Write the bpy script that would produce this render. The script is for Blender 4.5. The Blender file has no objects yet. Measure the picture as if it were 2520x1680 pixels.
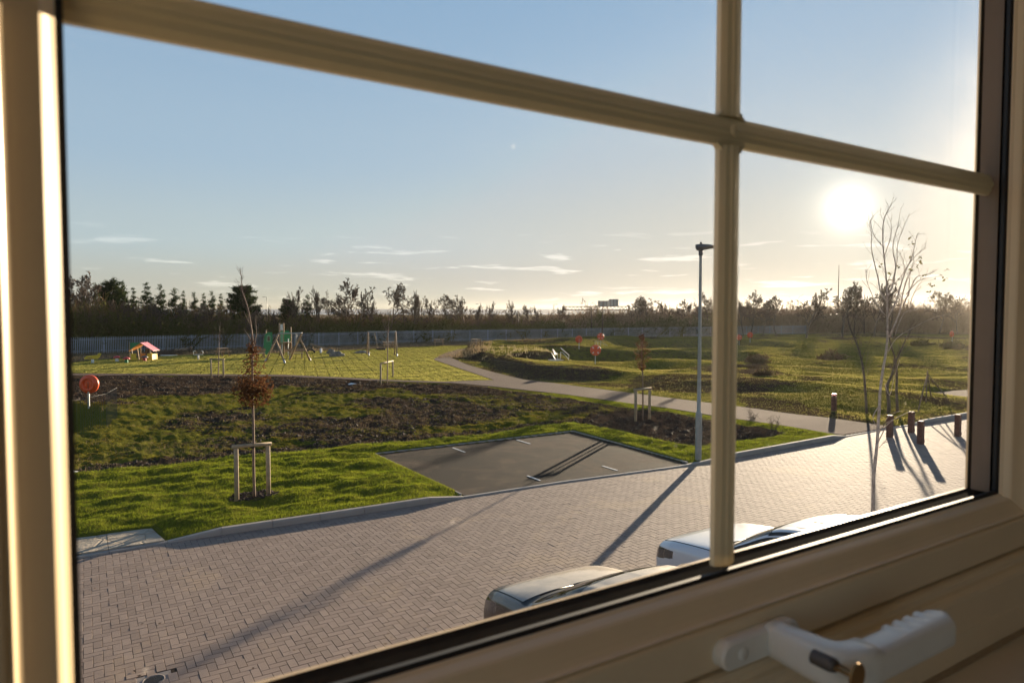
import bpy, math, random
import numpy as np
from mathutils import Vector, Matrix, noise as mnoise
from mathutils.geometry import delaunay_2d_cdt
random.seed(7); rng = np.random.default_rng(7)
SC = bpy.context.scene
COL = SC.collection
# ------------------------------------------------------------------ camera
CAM_H = 4.2; PITCH = math.atan(74/1680); YAW = math.radians(32)
cam_d = bpy.data.cameras.new('camera'); cam = bpy.data.objects.new('camera', cam_d); COL.objects.link(cam)
cam_d.sensor_width = 36; cam_d.lens = 24; cam_d.clip_start = 0.02; cam_d.clip_end = 20000
cam.location = (0, 0, CAM_H); cam.rotation_euler = (math.pi/2 - PITCH, 0, -YAW)
cam_d.dof.use_dof = True; cam_d.dof.focus_distance = 16; cam_d.dof.aperture_fstop = 8.5; cam_d.dof.aperture_blades = 7
HAZE = 0.00006
SC.camera = cam
SC.view_settings.view_transform = 'Standard'; SC.view_settings.look = 'None'
SC.view_settings.exposure = 1.62; SC.view_settings.gamma = 1.0
SC.view_settings.use_curve_mapping = False
# ------------------------------------------------------------------ sun and sky
SUN_EL = math.radians(7.7); SUN_AZ = math.radians(58.1)       # azimuth from +Y towards +X
sdir = Vector((math.sin(SUN_AZ)*math.cos(SUN_EL), math.cos(SUN_AZ)*math.cos(SUN_EL), math.sin(SUN_EL)))
sun_d = bpy.data.lights.new('sun', 'SUN'); sun = bpy.data.objects.new('sun', sun_d); COL.objects.link(sun)
sun_d.energy = 5.0; sun_d.angle = math.radians(0.55); sun_d.color = (1.0, 0.80, 0.58)
sun.rotation_euler = sdir.to_track_quat('Z', 'Y').to_euler()
W = bpy.data.worlds.new('World'); SC.world = W; W.use_nodes = True
wn = W.node_tree.nodes; wl = W.node_tree.links; wn.clear()
def wnode(t, **k):
    n = wn.new(t)
    for a, b in k.items(): setattr(n, a, b)
    return n
def wmath(op, a, b=None, c=None, clamp=False):
    n = wnode('ShaderNodeMath', operation=op, use_clamp=clamp)
    for i, v in enumerate((a, b, c)):
        if v is None: continue
        if isinstance(v, (int, float)): n.inputs[i].default_value = v
        else: wl.new(v, n.inputs[i])
    return n.outputs[0]
sky = wnode('ShaderNodeTexSky', sky_type='NISHITA', sun_disc=False)
sky.sun_elevation = SUN_EL; sky.sun_rotation = SUN_AZ; sky.altitude = 10; sky.air_density = 0.9; sky.dust_density = 0.6; sky.ozone_density = 1.6
geo = wnode('ShaderNodeTexCoord')
dirv = geo.outputs['Generated']
dotn = wnode('ShaderNodeVectorMath', operation='DOT_PRODUCT'); wl.new(dirv, dotn.inputs[0]); dotn.inputs[1].default_value = sdir
cosang = wmath('MAXIMUM', dotn.outputs['Value'], 0.0)
glow = wmath('ADD', wmath('ADD', wmath('MULTIPLY', wmath('POWER', cosang, 4000.0), 4.0), wmath('MULTIPLY', wmath('POWER', cosang, 900.0), 0.8)), wmath('ADD', wmath('MULTIPLY', wmath('POWER', cosang, 220.0), 0.28), wmath('MULTIPLY', wmath('POWER', cosang, 40.0), 0.08)))
sep = wnode('ShaderNodeSeparateXYZ'); wl.new(dirv, sep.inputs[0])
# thin clouds: noise on a plane far above, streaked near the horizon
inv = wmath('DIVIDE', 1.0, wmath('ADD', wmath('MAXIMUM', sep.outputs['Z'], 0.0), 0.02))
az = wmath('ARCTAN2', sep.outputs['X'], sep.outputs['Y'])
cmb = wnode('ShaderNodeCombineXYZ'); wl.new(wmath('MULTIPLY', az, 9.0), cmb.inputs[0]); wl.new(wmath('MULTIPLY', sep.outputs['Z'], 88.0), cmb.inputs[1])
nz = wnode('ShaderNodeTexNoise'); nz.inputs['Scale'].default_value = 1.0; nz.inputs['Detail'].default_value = 7; nz.inputs['Roughness'].default_value = 0.55; nz.inputs['Distortion'].default_value = 0.35
wl.new(cmb.outputs[0], nz.inputs['Vector'])
def wramp(v, a, b):
    n = wnode('ShaderNodeMapRange', interpolation_type='SMOOTHSTEP'); n.inputs[1].default_value = a; n.inputs[2].default_value = b; wl.new(v, n.inputs[0]); return n.outputs[0]
cl = wramp(nz.outputs['Fac'], 0.56, 0.66)
band = wmath('MULTIPLY', wramp(sep.outputs['Z'], 0.006, 0.02), wmath('SUBTRACT', 1.0, wramp(sep.outputs['Z'], 0.06, 0.13)))
cloud = wmath('MULTIPLY', cl, band)
def wvec(op, a, b, s=None):
    n = wnode('ShaderNodeVectorMath', operation=op)
    for i, v in enumerate((a, b)):
        if isinstance(v, tuple): n.inputs[i].default_value = v
        elif v is not None: wl.new(v, n.inputs[i])
    if s is not None:
        if isinstance(s, (int, float)): n.inputs['Scale'].default_value = s
        else: wl.new(s, n.inputs['Scale'])
    return n.outputs[0]
# clear winter evening: the Nishita sky held back near the sun and blended with the pale blue to cream of the photograph
nish = wvec('MINIMUM', sky.outputs[0], (5.0, 5.0, 5.0))
rp = wnode('ShaderNodeValToRGB'); rp.color_ramp.interpolation = 'EASE'
els = [(0.0, (.45, .42, .375)), (.035, (.50, .505, .485)), (.10, (.50, .585, .64)), (.22, (.405, .54, .69)), (.42, (.30, .46, .67)), (.75, (.10, .18, .34)), (1.0, (.06, .11, .24))]
while len(rp.color_ramp.elements) < len(els): rp.color_ramp.elements.new(.5)
for e, (p, c) in zip(rp.color_ramp.elements, els): e.position = p; e.color = (*c, 1)
wl.new(sep.outputs['Z'], rp.inputs[0])
warm_f = wmath('MULTIPLY', wmath('POWER', cosang, 7.0), wmath('SUBTRACT', 1.0, wramp(sep.outputs['Z'], 0.0, 0.36)))
mx = wnode('ShaderNodeMix', data_type='RGBA'); wl.new(wmath('MULTIPLY', warm_f, .80), mx.inputs[0]); wl.new(rp.outputs[0], mx.inputs[6]); mx.inputs[7].default_value = (.66, .575, .455, 1)
GAIN = 2.78
mx2 = wnode('ShaderNodeMix', data_type='RGBA'); mx2.inputs[0].default_value = 0.07; wl.new(wvec('SCALE', mx.outputs[2], None, GAIN), mx2.inputs[6]); wl.new(nish, mx2.inputs[7])
base_sky = mx2.outputs[2]
glowc = wvec('SCALE', (1.0, 0.90, 0.72), None, glow)
hz = wmath('MULTIPLY', wmath('POWER', wmath('SUBTRACT', 1.0, wmath('ABSOLUTE', sep.outputs['Z'])), 14.0), 0.0)
cloudc = wvec('SCALE', (1.0, 0.90, 0.80), None, wmath('MULTIPLY', cloud, wmath('ADD', 0.75, wmath('MULTIPLY', wmath('POWER', cosang, 6.0), 0.5))))
tot = wvec('ADD', wvec('ADD', base_sky, glowc), cloudc)
bg = wnode('ShaderNodeBackground'); bg.inputs['Strength'].default_value = 0.11
wl.new(tot, bg.inputs['Color'])
wo = wnode('ShaderNodeOutputWorld'); wl.new(bg.outputs[0], wo.inputs['Surface'])
try: W.cycles.sampling_method = 'AUTOMATIC'
except Exception: pass
SC.cycles.max_bounces = 8; SC.cycles.transparent_max_bounces = 16
SC.cycles.use_denoising = True
SC.cycles.sample_clamp_indirect = 6

# ------------------------------------------------------------------ helpers
_f = Vector((math.sin(YAW)*math.cos(PITCH), math.cos(YAW)*math.cos(PITCH), -math.sin(PITCH)))
_r = Vector((math.cos(YAW), -math.sin(YAW), 0)); _u = _r.cross(_f)
def G(x, y, z=0.0):
    """point of the place seen at a pixel of the photograph on the level z"""
    d = _f + _r*((x-1260)/1680) + _u*((840-y)/1680)
    t = (z-CAM_H)/d.z
    return (d.x*t, d.y*t)
def GP(pts, z=0.1): return [G(x, y, z) for x, y in pts]
def col4(c): return (c[0], c[1], c[2], 1.0)
MATS = {}
class NT:
    def __init__(s, m): s.m = m; s.n = m.node_tree.nodes; s.l = m.node_tree.links
    def node(s, t, **k):
        n = s.n.new(t)
        for a, b in k.items():
            if a.startswith('i_'): n.inputs[a[2:]].default_value = b
            else: setattr(n, a, b)
        return n
    def link(s, a, b): s.l.new(a, b)
    def noise(s, scale, detail=4, rough=0.55, vec=None, dist=0.0):
        n = s.node('ShaderNodeTexNoise'); n.inputs['Scale'].default_value = scale; n.inputs['Detail'].default_value = detail
        n.inputs['Roughness'].default_value = rough; n.inputs['Distortion'].default_value = dist
        if vec is not None: s.link(vec, n.inputs['Vector'])
        return n.outputs['Fac']
    def ramp(s, v, a, b, lo=0.0, hi=1.0):
        n = s.node('ShaderNodeMapRange', interpolation_type='SMOOTHSTEP'); n.inputs[1].default_value = a; n.inputs[2].default_value = b
        n.inputs[3].default_value = lo; n.inputs[4].default_value = hi
        s.link(v, n.inputs[0]); return n.outputs[0]
    def math(s, op, a, b=None, c=None, clamp=False):
        n = s.node('ShaderNodeMath', operation=op, use_clamp=clamp)
        for i, v in enumerate((a, b, c)):
            if v is None: continue
            if isinstance(v, (int, float)): n.inputs[i].default_value = v
            else: s.link(v, n.inputs[i])
        return n.outputs[0]
    def mix(s, f, a, b):
        n = s.node('ShaderNodeMix', data_type='RGBA')
        for i, v in ((0, f), (6, a), (7, b)):
            if isinstance(v, (int, float)): n.inputs[i].default_value = v
            elif isinstance(v, tuple): n.inputs[i].default_value = col4(v)
            else: s.link(v, n.inputs[i])
        return n.outputs[2]
    def pos(s): return s.node('ShaderNodeNewGeometry').outputs['Position']
    def objc(s): return s.node('ShaderNodeTexCoord').outputs['Object']
def new_mat(name):
    m = bpy.data.materials.new(name); m.use_nodes = True; m.node_tree.nodes.clear(); t = NT(m)
    t.out = t.node('ShaderNodeOutputMaterial'); MATS[name] = m
    return m, t
def bsdf(t, color, rough=0.6, metal=0.0, spec=0.5, bump=None, bd=0.01, bs=1.0, link=True, **kw):
    b = t.node('ShaderNodeBsdfPrincipled')
    if isinstance(color, tuple): b.inputs['Base Color'].default_value = col4(color)
    else: t.link(color, b.inputs['Base Color'])
    for k, v in (('Roughness', rough), ('Metallic', metal), ('Specular IOR Level', spec)):
        if isinstance(v, (int, float)): b.inputs[k].default_value = v
        else: t.link(v, b.inputs[k])
    for k, v in kw.items(): b.inputs[k.replace('_', ' ')].default_value = v
    if bump is not None:
        n = t.node('ShaderNodeBump'); n.inputs['Strength'].default_value = bs; n.inputs['Distance'].default_value = bd
        t.link(bump, n.inputs['Height']); t.link(n.outputs[0], b.inputs['Normal'])
    if link: t.link(b.outputs[0], t.out.inputs['Surface'])
    return b
def simple(name, c, rough=0.6, metal=0.0, spec=0.5, var=0.15, scale=8.0, bump=0.0, **kw):
    """one base colour broken up by a little noise"""
    if name in MATS: return MATS[name]
    m, t = new_mat(name)
    n = t.noise(scale, 5, 0.6, t.objc())
    colr = t.mix(t.ramp(n, 0.3, 0.7), tuple(x*(1-var) for x in c), tuple(min(1, x*(1+var)) for x in c))
    bsdf(t, colr, rough, metal, spec, bump=(t.noise(scale*6, 4, 0.6, t.objc()) if bump else None), bd=bump, **kw)
    return m
def tag(o, label=None, cat=None, group=None, kind=None):
    if label: o['label'] = label
    if cat: o['category'] = cat
    if group: o['group'] = group
    if kind: o['kind'] = kind
    return o
def empty(name, loc, rz=0.0, label=None, cat=None, group=None):
    o = bpy.data.objects.new(name, None); COL.objects.link(o); o.location = loc; o.rotation_euler = (0, 0, rz); o.empty_display_size = 0.2
    return tag(o, label, cat, group)
def mesh_np(name, V, Fc, mat, parent=None, smooth=False, kind=None):
    """V (n,3), Fc (m,k) with k = 3 or 4"""
    V = np.asarray(V, dtype=np.float32); Fc = np.asarray(Fc, dtype=np.int32)
    me = bpy.data.meshes.new(name); me.vertices.add(len(V)); me.vertices.foreach_set('co', V.ravel())
    k = Fc.shape[1]; me.loops.add(Fc.size); me.loops.foreach_set('vertex_index', Fc.ravel())
    me.polygons.add(len(Fc)); me.polygons.foreach_set('loop_start', np.arange(0, Fc.size, k, dtype=np.int32))
    try: me.polygons.foreach_set('loop_total', np.full(len(Fc), k, dtype=np.int32))
    except Exception: pass
    me.polygons.foreach_set('use_smooth', np.full(len(Fc), bool(smooth)))
    me.update(calc_edges=True)
    if mat is not None: me.materials.append(mat)
    o = bpy.data.objects.new(name, me); COL.objects.link(o)
    if parent is not None: o.parent = parent
    if kind: o['kind'] = kind
    return o
class MB:
    """collects simple shapes and links them as one mesh object"""
    def __init__(s): s.v = []; s.f = []; s.sm = []
    def add(s, vs, fs, smooth=False):
        b = len(s.v); s.v += [tuple(v) for v in vs]; s.f += [tuple(i+b for i in f) for f in fs]; s.sm += [smooth]*len(fs); return s
    def box(s, x0, x1, y0, y1, z0, z1, bev=0.0):
        if bev <= 0:
            vs = [(x, y, z) for z in (z0, z1) for y in (y0, y1) for x in (x0, x1)]
            return s.add(vs, [(0, 2, 3, 1), (4, 5, 7, 6), (0, 1, 5, 4), (2, 6, 7, 3), (0, 4, 6, 2), (1, 3, 7, 5)])
        b = bev; rings = []
        for z, i in ((z0, b), (z0+b, 0), (z1-b, 0), (z1, b)):
            c = b
            rings.append([(x0+i+ (c if i == 0 else 0), y0+i, z), (x1-i-(c if i == 0 else 0), y0+i, z), (x1-i, y0+i+(c if i == 0 else 0), z), (x1-i, y1-i-(c if i == 0 else 0), z),
                          (x1-i-(c if i == 0 else 0), y1-i, z), (x0+i+(c if i == 0 else 0), y1-i, z), (x0+i, y1-i-(c if i == 0 else 0), z), (x0+i, y0+i+(c if i == 0 else 0), z)])
        vs = [p for r_ in rings for p in r_]; fs = [tuple(reversed(range(8))), tuple(range(24, 32))]
        for k in range(3):
            for j in range(8): fs.append((k*8+j, k*8+(j+1) % 8, (k+1)*8+(j+1) % 8, (k+1)*8+j))
        return s.add(vs, fs)
    def bar(s, p, q, w, h=None, up=(0, 0, 1), bev=0.0):
        """box of section w x h from p to q"""
        h = h or w; p = Vector(p); q = Vector(q); d = (q-p); L = d.length; d.normalize(); u = Vector(up)
        if abs(d.dot(u)) > 0.98: u = Vector((1, 0, 0))
        sx = d.cross(u).normalized(); sy = sx.cross(d).normalized()
        m = MB(); m.box(-w/2, w/2, -h/2, h/2, 0, L, bev)
        return s.add([p + sx*v[0] + sy*v[1] + d*v[2] for v in m.v], m.f)
    def tube(s, pts, rad, n=8, cap=True, smooth=True):
        pts = [Vector(p) for p in pts]; rad = rad if isinstance(rad, (list, tuple)) else [rad]*len(pts)
        prev = None; vs = []
        for i, p in enumerate(pts):
            d = (pts[min(i+1, len(pts)-1)] - pts[max(i-1, 0)])
            if d.length < 1e-9: d = Vector((0, 0, 1))
            d.normalize()
            if prev is None: a = d.orthogonal().normalized()
            else:
                a = prev - d*prev.dot(d)
                a = a.normalized() if a.length > 1e-6 else d.orthogonal().normalized()
            prev = a; b = d.cross(a)
            for k in range(n):
                t = 2*math.pi*k/n; vs.append(p + (a*math.cos(t)+b*math.sin(t))*rad[i])
        fs = []
        for i in range(len(pts)-1):
            for k in range(n): fs.append((i*n+k, i*n+(k+1) % n, (i+1)*n+(k+1) % n, (i+1)*n+k))
        s.add(vs, fs, smooth)
        if cap:
            m = len(vs); b0 = len(s.v)-m
            s.f.append(tuple(b0+k for k in reversed(range(n)))); s.f.append(tuple(b0+m-n+k for k in range(n))); s.sm += [False, False]
        return s
    def lathe(s, prof, n=24, origin=(0, 0, 0), axis='z', smooth=True):
        vs = []
        for r_, z in prof:
            for k in range(n):
                t = 2*math.pi*k/n; a, b = r_*math.cos(t), r_*math.sin(t)
                v = (a, b, z) if axis == 'z' else ((z, a, b) if axis == 'x' else (a, z, b))
                vs.append((v[0]+origin[0], v[1]+origin[1], v[2]+origin[2]))
        fs = [(i*n+k, i*n+(k+1) % n, (i+1)*n+(k+1) % n, (i+1)*n+k) for i in range(len(prof)-1) for k in range(n)]
        if axis == 'y': fs = [f[::-1] for f in fs]
        return s.add(vs, fs, smooth)
    def prism(s, poly, y0, y1, axis='y'):
        """polygon in two axes pushed along the third"""
        n = len(poly)
        def mk(a, b, c): return (a, c, b) if axis == 'y' else ((c, a, b) if axis == 'x' else (a, b, c))
        vs = [mk(a, b, y0) for a, b in poly] + [mk(a, b, y1) for a, b in poly]
        fs = [tuple(range(n)), tuple(reversed(range(n, 2*n)))] + [(i, i+n, (i+1) % n+n, (i+1) % n) for i in range(n)]
        return s.add(vs, fs)
    def build(s, name, mat, parent=None, kind=None, recalc=True):
        me = bpy.data.meshes.new(name); me.from_pydata([tuple(v) for v in s.v], [], s.f)
        for p, k in zip(me.polygons, s.sm): p.use_smooth = k
        if recalc and len(s.f) < 20000:
            import bmesh
            b = bmesh.new(); b.from_mesh(me); bmesh.ops.recalc_face_normals(b, faces=b.faces); b.to_mesh(me); b.free()
        me.materials.append(mat); me.update()
        o = bpy.data.objects.new(name, me); COL.objects.link(o)
        if parent is not None: o.parent = parent
        if kind: o['kind'] = kind
        return o
def copy_tree(o, parent=None):
    c = o.copy(); COL.objects.link(c); c.parent = parent
    for ch in list(o.children): copy_tree(ch, c)
    return c
def place(o, loc, rz=0.0, s=1.0):
    o.location = loc; o.rotation_euler = (0, 0, rz); o.scale = (s, s, s) if isinstance(s, (int, float)) else s; return o
# ---- numpy noise and distances
_perm = rng.permutation(4096)
def vnoise(x, y, seed=0):
    xi = np.floor(x).astype(np.int64); yi = np.floor(y).astype(np.int64); fx = x-xi; fy = y-yi
    fx = fx*fx*(3-2*fx); fy = fy*fy*(3-2*fy)
    def h(a, b): return _perm[(_perm[(a+seed*131) & 4095] + b) & 4095]/4095.0
    return (h(xi, yi)*(1-fx)+h(xi+1, yi)*fx)*(1-fy)+(h(xi, yi+1)*(1-fx)+h(xi+1, yi+1)*fx)*fy
def fbm(x, y, oct=4, seed=0, gain=0.5):
    s = 0; a = 1.0; t = 0
    for i in range(oct): s = s + a*vnoise(x*2**i + 17.3*i, y*2**i - 9.1*i, seed+i); t += a; a *= gain
    return s/t
def sdf(poly, X, Y):
    """signed distance to a polygon, positive inside"""
    X = np.asarray(X, float); Y = np.asarray(Y, float); d = np.full(X.shape, 1e18); ins = np.zeros(X.shape, bool); n = len(poly)
    for i in range(n):
        ax, ay = poly[i]; bx, by = poly[(i+1) % n]; ex, ey = bx-ax, by-ay; L = ex*ex+ey*ey+1e-12
        t = np.clip(((X-ax)*ex+(Y-ay)*ey)/L, 0, 1); d = np.minimum(d, (X-ax-t*ex)**2+(Y-ay-t*ey)**2)
        c = ((ay > Y) != (by > Y)); xx = ax + (Y-ay)/(ey if abs(ey) > 1e-12 else 1e-12)*ex
        ins ^= (c & (X < xx))
    return np.where(ins, 1, -1)*np.sqrt(d)
def sstep(a, b, x): t = np.clip((x-a)/(b-a), 0, 1); return t*t*(3-2*t)
# ------------------------------------------------------------------ the window the picture is taken through
m_upvc = simple('cream_upvc', (0.84, 0.66, 0.42), 0.38, var=0.04, scale=3)
m_bar = simple('cream_glazing_bar', (0.72, 0.62, 0.40), 0.45, var=0.05, scale=5)
m_gasket = simple('black_rubber_gasket', (0.012, 0.011, 0.010), 0.6, var=0.2)
m_spacer = simple('brown_spacer', (0.022, 0.018, 0.014), 0.9, spec=.02, var=0.3, scale=20)
m_white = simple('white_enamel', (0.84, 0.80, 0.70), 0.3, var=0.03)
m_brass = simple('brass', (0.42, 0.27, 0.12), 0.6, metal=1.0, var=0.1)
m_steel = simple('dull_steel', (0.16, 0.14, 0.12), 0.6, metal=0.5, var=0.2)
def ring(mb, prof, x0, x1, z0, z1, smooth=False):
    vs = []; fs = []
    for o, y in prof: vs += [(x0-o, y, z0-o), (x1+o, y, z0-o), (x1+o, y, z1+o), (x0-o, y, z1+o)]
    for i in range(len(prof)-1):
        for k in range(4): fs.append((i*4+k, i*4+(k+1) % 4, (i+1)*4+(k+1) % 4, (i+1)*4+k))
    return mb.add(vs, fs, smooth)
WX0, WX1, WZ0, WZ1 = -0.0097, 0.937, CAM_H-0.222, CAM_H+0.53
win = empty('window', (0.46, 0.36, CAM_H-0.36), 0, 'cream plastic casement window with glazing bars that frames the whole view', 'window')
Tw = Matrix.Translation((-0.46, -0.36, -(CAM_H-0.36)))
def wpart(mb, name, mat, parent=None):
    """build in world numbers, hang under the window"""
    mb.v = [tuple(Tw @ Vector(v)) for v in mb.v]
    return mb.build(name, mat, parent or win, recalc=False)
bead_prof = [(-0.001, .386), (-0.001, .3815), (0.0010, .3790), (0.0020, .3760), (0.0032, .3732), (0.0046, .3714), (0.0070, .3700), (0.0110, .3678), (0.0155, .3650), (0.0185, .3625), (0.0195, .3605), (0.0198, .3588)]
m = MB(); ring(m, bead_prof, WX0, WX1, WZ0, WZ1); wpart(m, 'glazing_bead', m_upvc)
m = MB(); ring(m, [(-0.004, .3885), (-0.0042, .3845), (-0.001, .3825), (0.001, .3825)], WX0, WX1, WZ0, WZ1); wpart(m, 'gasket', m_gasket)
sash_prof = [(0.0198, .3600), (0.0205, .3610), (0.0215, .3610), (0.0225, .3585), (0.0240, .3570), (0.0262, .3565), (0.0545, .3565), (0.0572, .3575), (0.0586, .3600), (0.0586, .3950)]
m = MB(); ring(m, sash_prof, WX0, WX1, WZ0, WZ1); ring(m, [(0.0, .418), (0.0, .4205), (0.058, .436), (0.0586, .395)], WX0, WX1, WZ0, WZ1); wpart(m, 'sash_frame', m_upvc)
m = MB(); ring(m, [(0.0062, .3885), (0.0041, .400), (0.0018, .411), (0.0003, .4185)], WX0, WX1, WZ0, WZ1); wpart(m, 'spacer_bar', m_spacer)
frame_prof = [(0.0600, .400), (0.0600, .3560), (0.0612, .3530), (0.0640, .3512), (0.0680, .3520), (0.0700, .3515), (0.0720, .3480), (0.0755, .3452), (0.0800, .3440), (0.0815, .3448), (0.1130, .3448), (0.1150, .3436), (0.1430, .3436), (0.1440, .3500), (0.1440, .4360), (0.0600, .4360), (0.0600, .400)]
m = MB(); ring(m, frame_prof, WX0, WX1, WZ0, WZ1); wpart(m, 'outer_frame', m_upvc)
m = MB(); m.box(.9362, .9372, .3925, .4135, WZ0, WZ1); wpart(m, 'reveal_strip', simple('brown_reveal', (.20, .15, .11), .8, var=.1))
# glazing bars held in the cavity of the sealed unit
def bar_prof(c, hw):      # section of a bar: position across, depth
    return [(c-hw, .4085), (c-hw, .4035), (c-hw*0.62, .4005), (c-hw*0.30, .3995), (c-hw*0.12, .3982), (c+hw*0.12, .3982), (c+hw*0.30, .3995), (c+hw*0.62, .4005), (c+hw, .4035), (c+hw, .4085), (c+hw*.5, .4105), (c-hw*.5, .4105)]
zb = CAM_H+0.1535; xb = 0.4725
m = MB(); pr = bar_prof(zb, 0.0122); m.prism([(a, b) for a, b in pr], WX0, WX1, axis='x')
m.v = [(v[0], v[2], v[1]) for v in m.v]; wpart(m, 'glazing_bar', m_bar)
m = MB(); pr = bar_prof(xb, 0.0128)
for z0, z1 in ((WZ0, zb-0.0122), (zb+0.0122, WZ1)):
    k = MB(); k.prism([(a, b) for a, b in pr], z0, z1, axis='z'); m.add(k.v, k.f)
wpart(m, 'glazing_bar', m_bar)
m = MB(); m.lathe([(0.0, .3962), (0.0042, .3964), (0.0055, .3985)], 20, (xb, 0, zb), 'y')
for sx in (-1, 1):
    for sz in (-1, 1):      # little fillets in the four inner corners
        cx, cz = xb+sx*0.0128, zb+sz*0.0122
        m.prism([(cx-sx*.001, cz-sz*.001), (cx+sx*0.005, cz-sz*.001), (cx+sx*0.0015, cz+sz*0.0015), (cx-sx*.001, cz+sz*0.005)], .4015, .4085, axis='y')
wpart(m, 'bar_clip', m_bar)
# panes: clear float glass with a faint film of dust on the outer one
def glass_mat(name, dust):
    mt, t = new_mat(name)
    tr = t.node('ShaderNodeBsdfTransparent'); tr.inputs[0].default_value = (0.965, 0.975, 0.965, 1)
    gl = t.node('ShaderNodeBsdfGlossy'); gl.inputs['Roughness'].default_value = 0.0; gl.inputs['Color'].default_value = (1, 1, 1, 1)
    gn = t.node('ShaderNodeNewGeometry'); dt = t.node('ShaderNodeVectorMath', operation='DOT_PRODUCT'); t.link(gn.outputs['Normal'], dt.inputs[0]); t.link(gn.outputs['Incoming'], dt.inputs[1]); ca = t.math('ABSOLUTE', dt.outputs['Value']); fr_ = t.math('ADD', .04, t.math('MULTIPLY', .96, t.math('POWER', t.math('SUBTRACT', 1.0, ca), 5.0)))
    mx = t.node('ShaderNodeMixShader'); t.link(t.math('MULTIPLY', fr_, 0.15), mx.inputs[0]); t.link(tr.outputs[0], mx.inputs[1]); t.link(gl.outputs[0], mx.inputs[2])
    last = mx.outputs[0]
    if dust:
        sp = t.noise(9, 6, 0.7, t.pos())
        rf = t.node('ShaderNodeBsdfRefraction'); rf.inputs['IOR'].default_value = 1.35; rf.inputs['Roughness'].default_value = 0.72; rf.inputs['Color'].default_value = (1, 0.93, 0.82, 1)
        m2 = t.node('ShaderNodeMixShader'); t.link(t.math('MULTIPLY', t.ramp(sp, 0.25, 0.75, 0.7, 1.3), dust), m2.inputs[0]); t.link(last, m2.inputs[1]); t.link(rf.outputs[0], m2.inputs[2]); last = m2.outputs[0]
        vo = t.node('ShaderNodeTexVoronoi'); vo.inputs['Scale'].default_value = 42; t.link(t.pos(), vo.inputs['Vector']); sc_ = t.node('ShaderNodeSeparateColor'); t.link(vo.outputs['Color'], sc_.inputs[0])
        spots_ = t.math('MULTIPLY', t.ramp(vo.outputs['Distance'], .05, .10, 1, 0), t.ramp(sc_.outputs[0], .80, .84))
        tl = t.node('ShaderNodeBsdfTranslucent'); tl.inputs[0].default_value = (1, .97, .9, 1); m3 = t.node('ShaderNodeMixShader'); t.link(t.math('MULTIPLY', spots_, .08), m3.inputs[0]); t.link(last, m3.inputs[1]); t.link(tl.outputs[0], m3.inputs[2]); last = m3.outputs[0]
    t.link(last, t.out.inputs['Surface'])
    return mt
for y, d in ((.3895, 0), (.4165, 0.005)):
    m = MB(); m.add([(WX0-.001, y, WZ0-.001), (WX1+.001, y, WZ0-.001), (WX1+.001, y, WZ1+.001), (WX0-.001, y, WZ1+.001)], [(0, 1, 2, 3)])
    p = wpart(m, 'pane', glass_mat('window_glass_dusty' if d else 'window_glass', d))
# espagnolette handle
hz0 = CAM_H-0.2655
m = MB(); n = 14; outl = []
for k in range(n+1): a = math.pi/2+math.pi*k/n; outl.append((0.417+0.0115*math.cos(a), hz0+0.0115*math.sin(a)))
for k in range(n+1): a = -math.pi/2+math.pi*k/n; outl.append((0.488+0.0115*math.cos(a), hz0+0.0115*math.sin(a)))
inner = [(0.452+(x-0.452)*0.975, hz0+(z-hz0)*0.86) for x, z in outl]
N = len(outl); vs = [(x, .3568, z) for x, z in outl]+[(x, .3475, z) for x, z in outl]+[(x, .3455, z) for x, z in inner]
fs = [(i, (i+1) % N, N+(i+1) % N, N+i) for i in range(N)]+[(N+i, N+(i+1) % N, 2*N+(i+1) % N, 2*N+i) for i in range(N)]+[tuple(range(2*N, 3*N))]
m.add(vs, fs, False); hb = wpart(m, 'handle_base', m_white)
m = MB(); m.lathe([(0.0, .3442), (0.0048, .3442), (0.0055, .3460)], 20, (0.428, 0, hz0), 'y'); wpart(m, 'screw_cap', m_white, hb)
for v in m.v: pass
# lever: swept section, wavy finger grip on the glass side
m = MB(); vs = []; prof = []
path = [(.467, .350, .0100, .0130), (.467, .338, .0104, .0140), (.467, .322, .0112, .0150), (.467, .306, .0122, .0155), (.4685, .297, .0134, .0158), (.474, .290, .0142, .0160), (.483, .2865, .0145, .0160), (.494, .2855, .0142, .0160)]
stations = []
for i, (x, y, w, h) in enumerate(path):
    a = path[min(i+1, len(path)-1)]; b = path[max(i-1, 0)]; t = Vector((a[0]-b[0], a[1]-b[1], 0)).normalized(); nn = Vector((t.y, -t.x, 0)); stations.append((Vector((x, y, 0)), -nn, w, h, 0))
for i in range(1, 49):
    x = .494+.112*i/48; g = 0.0016*math.sin((x-.535)*2*math.pi/0.0155) if .535 < x < .598 else 0
    w = 0.0138*(1 if i < 46 else (1-0.2*(i-45))); stations.append((Vector((x, .2855, 0)), Vector((0, 1, 0)), w, 0.0128, g))
vs = []; R = 16
for c, nn, w, h, g in stations:
    for k in range(R):
        a = 2*math.pi*(k+.5)/R; ca, sa = math.cos(a), math.sin(a); se = lambda v: math.copysign(abs(v)**0.5, v)
        u = w*se(ca)*0.98 + (g if ca > 0.3 else 0); z = h*se(sa) + (0.0016*math.sin((c.x-.535)*2*math.pi/0.0155) if (g != 0 and sa > 0 and ca > 0.3) else 0)
        vs.append((c.x+nn.x*u, c.y+nn.y*u, hz0+0.0015+z))
fs = [(i*R+k, i*R+(k+1) % R, (i+1)*R+(k+1) % R, (i+1)*R+k) for i in range(len(stations)-1) for k in range(R)] + [tuple(range(R)), tuple(range((len(stations)-1)*R, len(stations)*R))]
m.add(vs, fs, True); lever = wpart(m, 'handle_lever', m_white)
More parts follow.
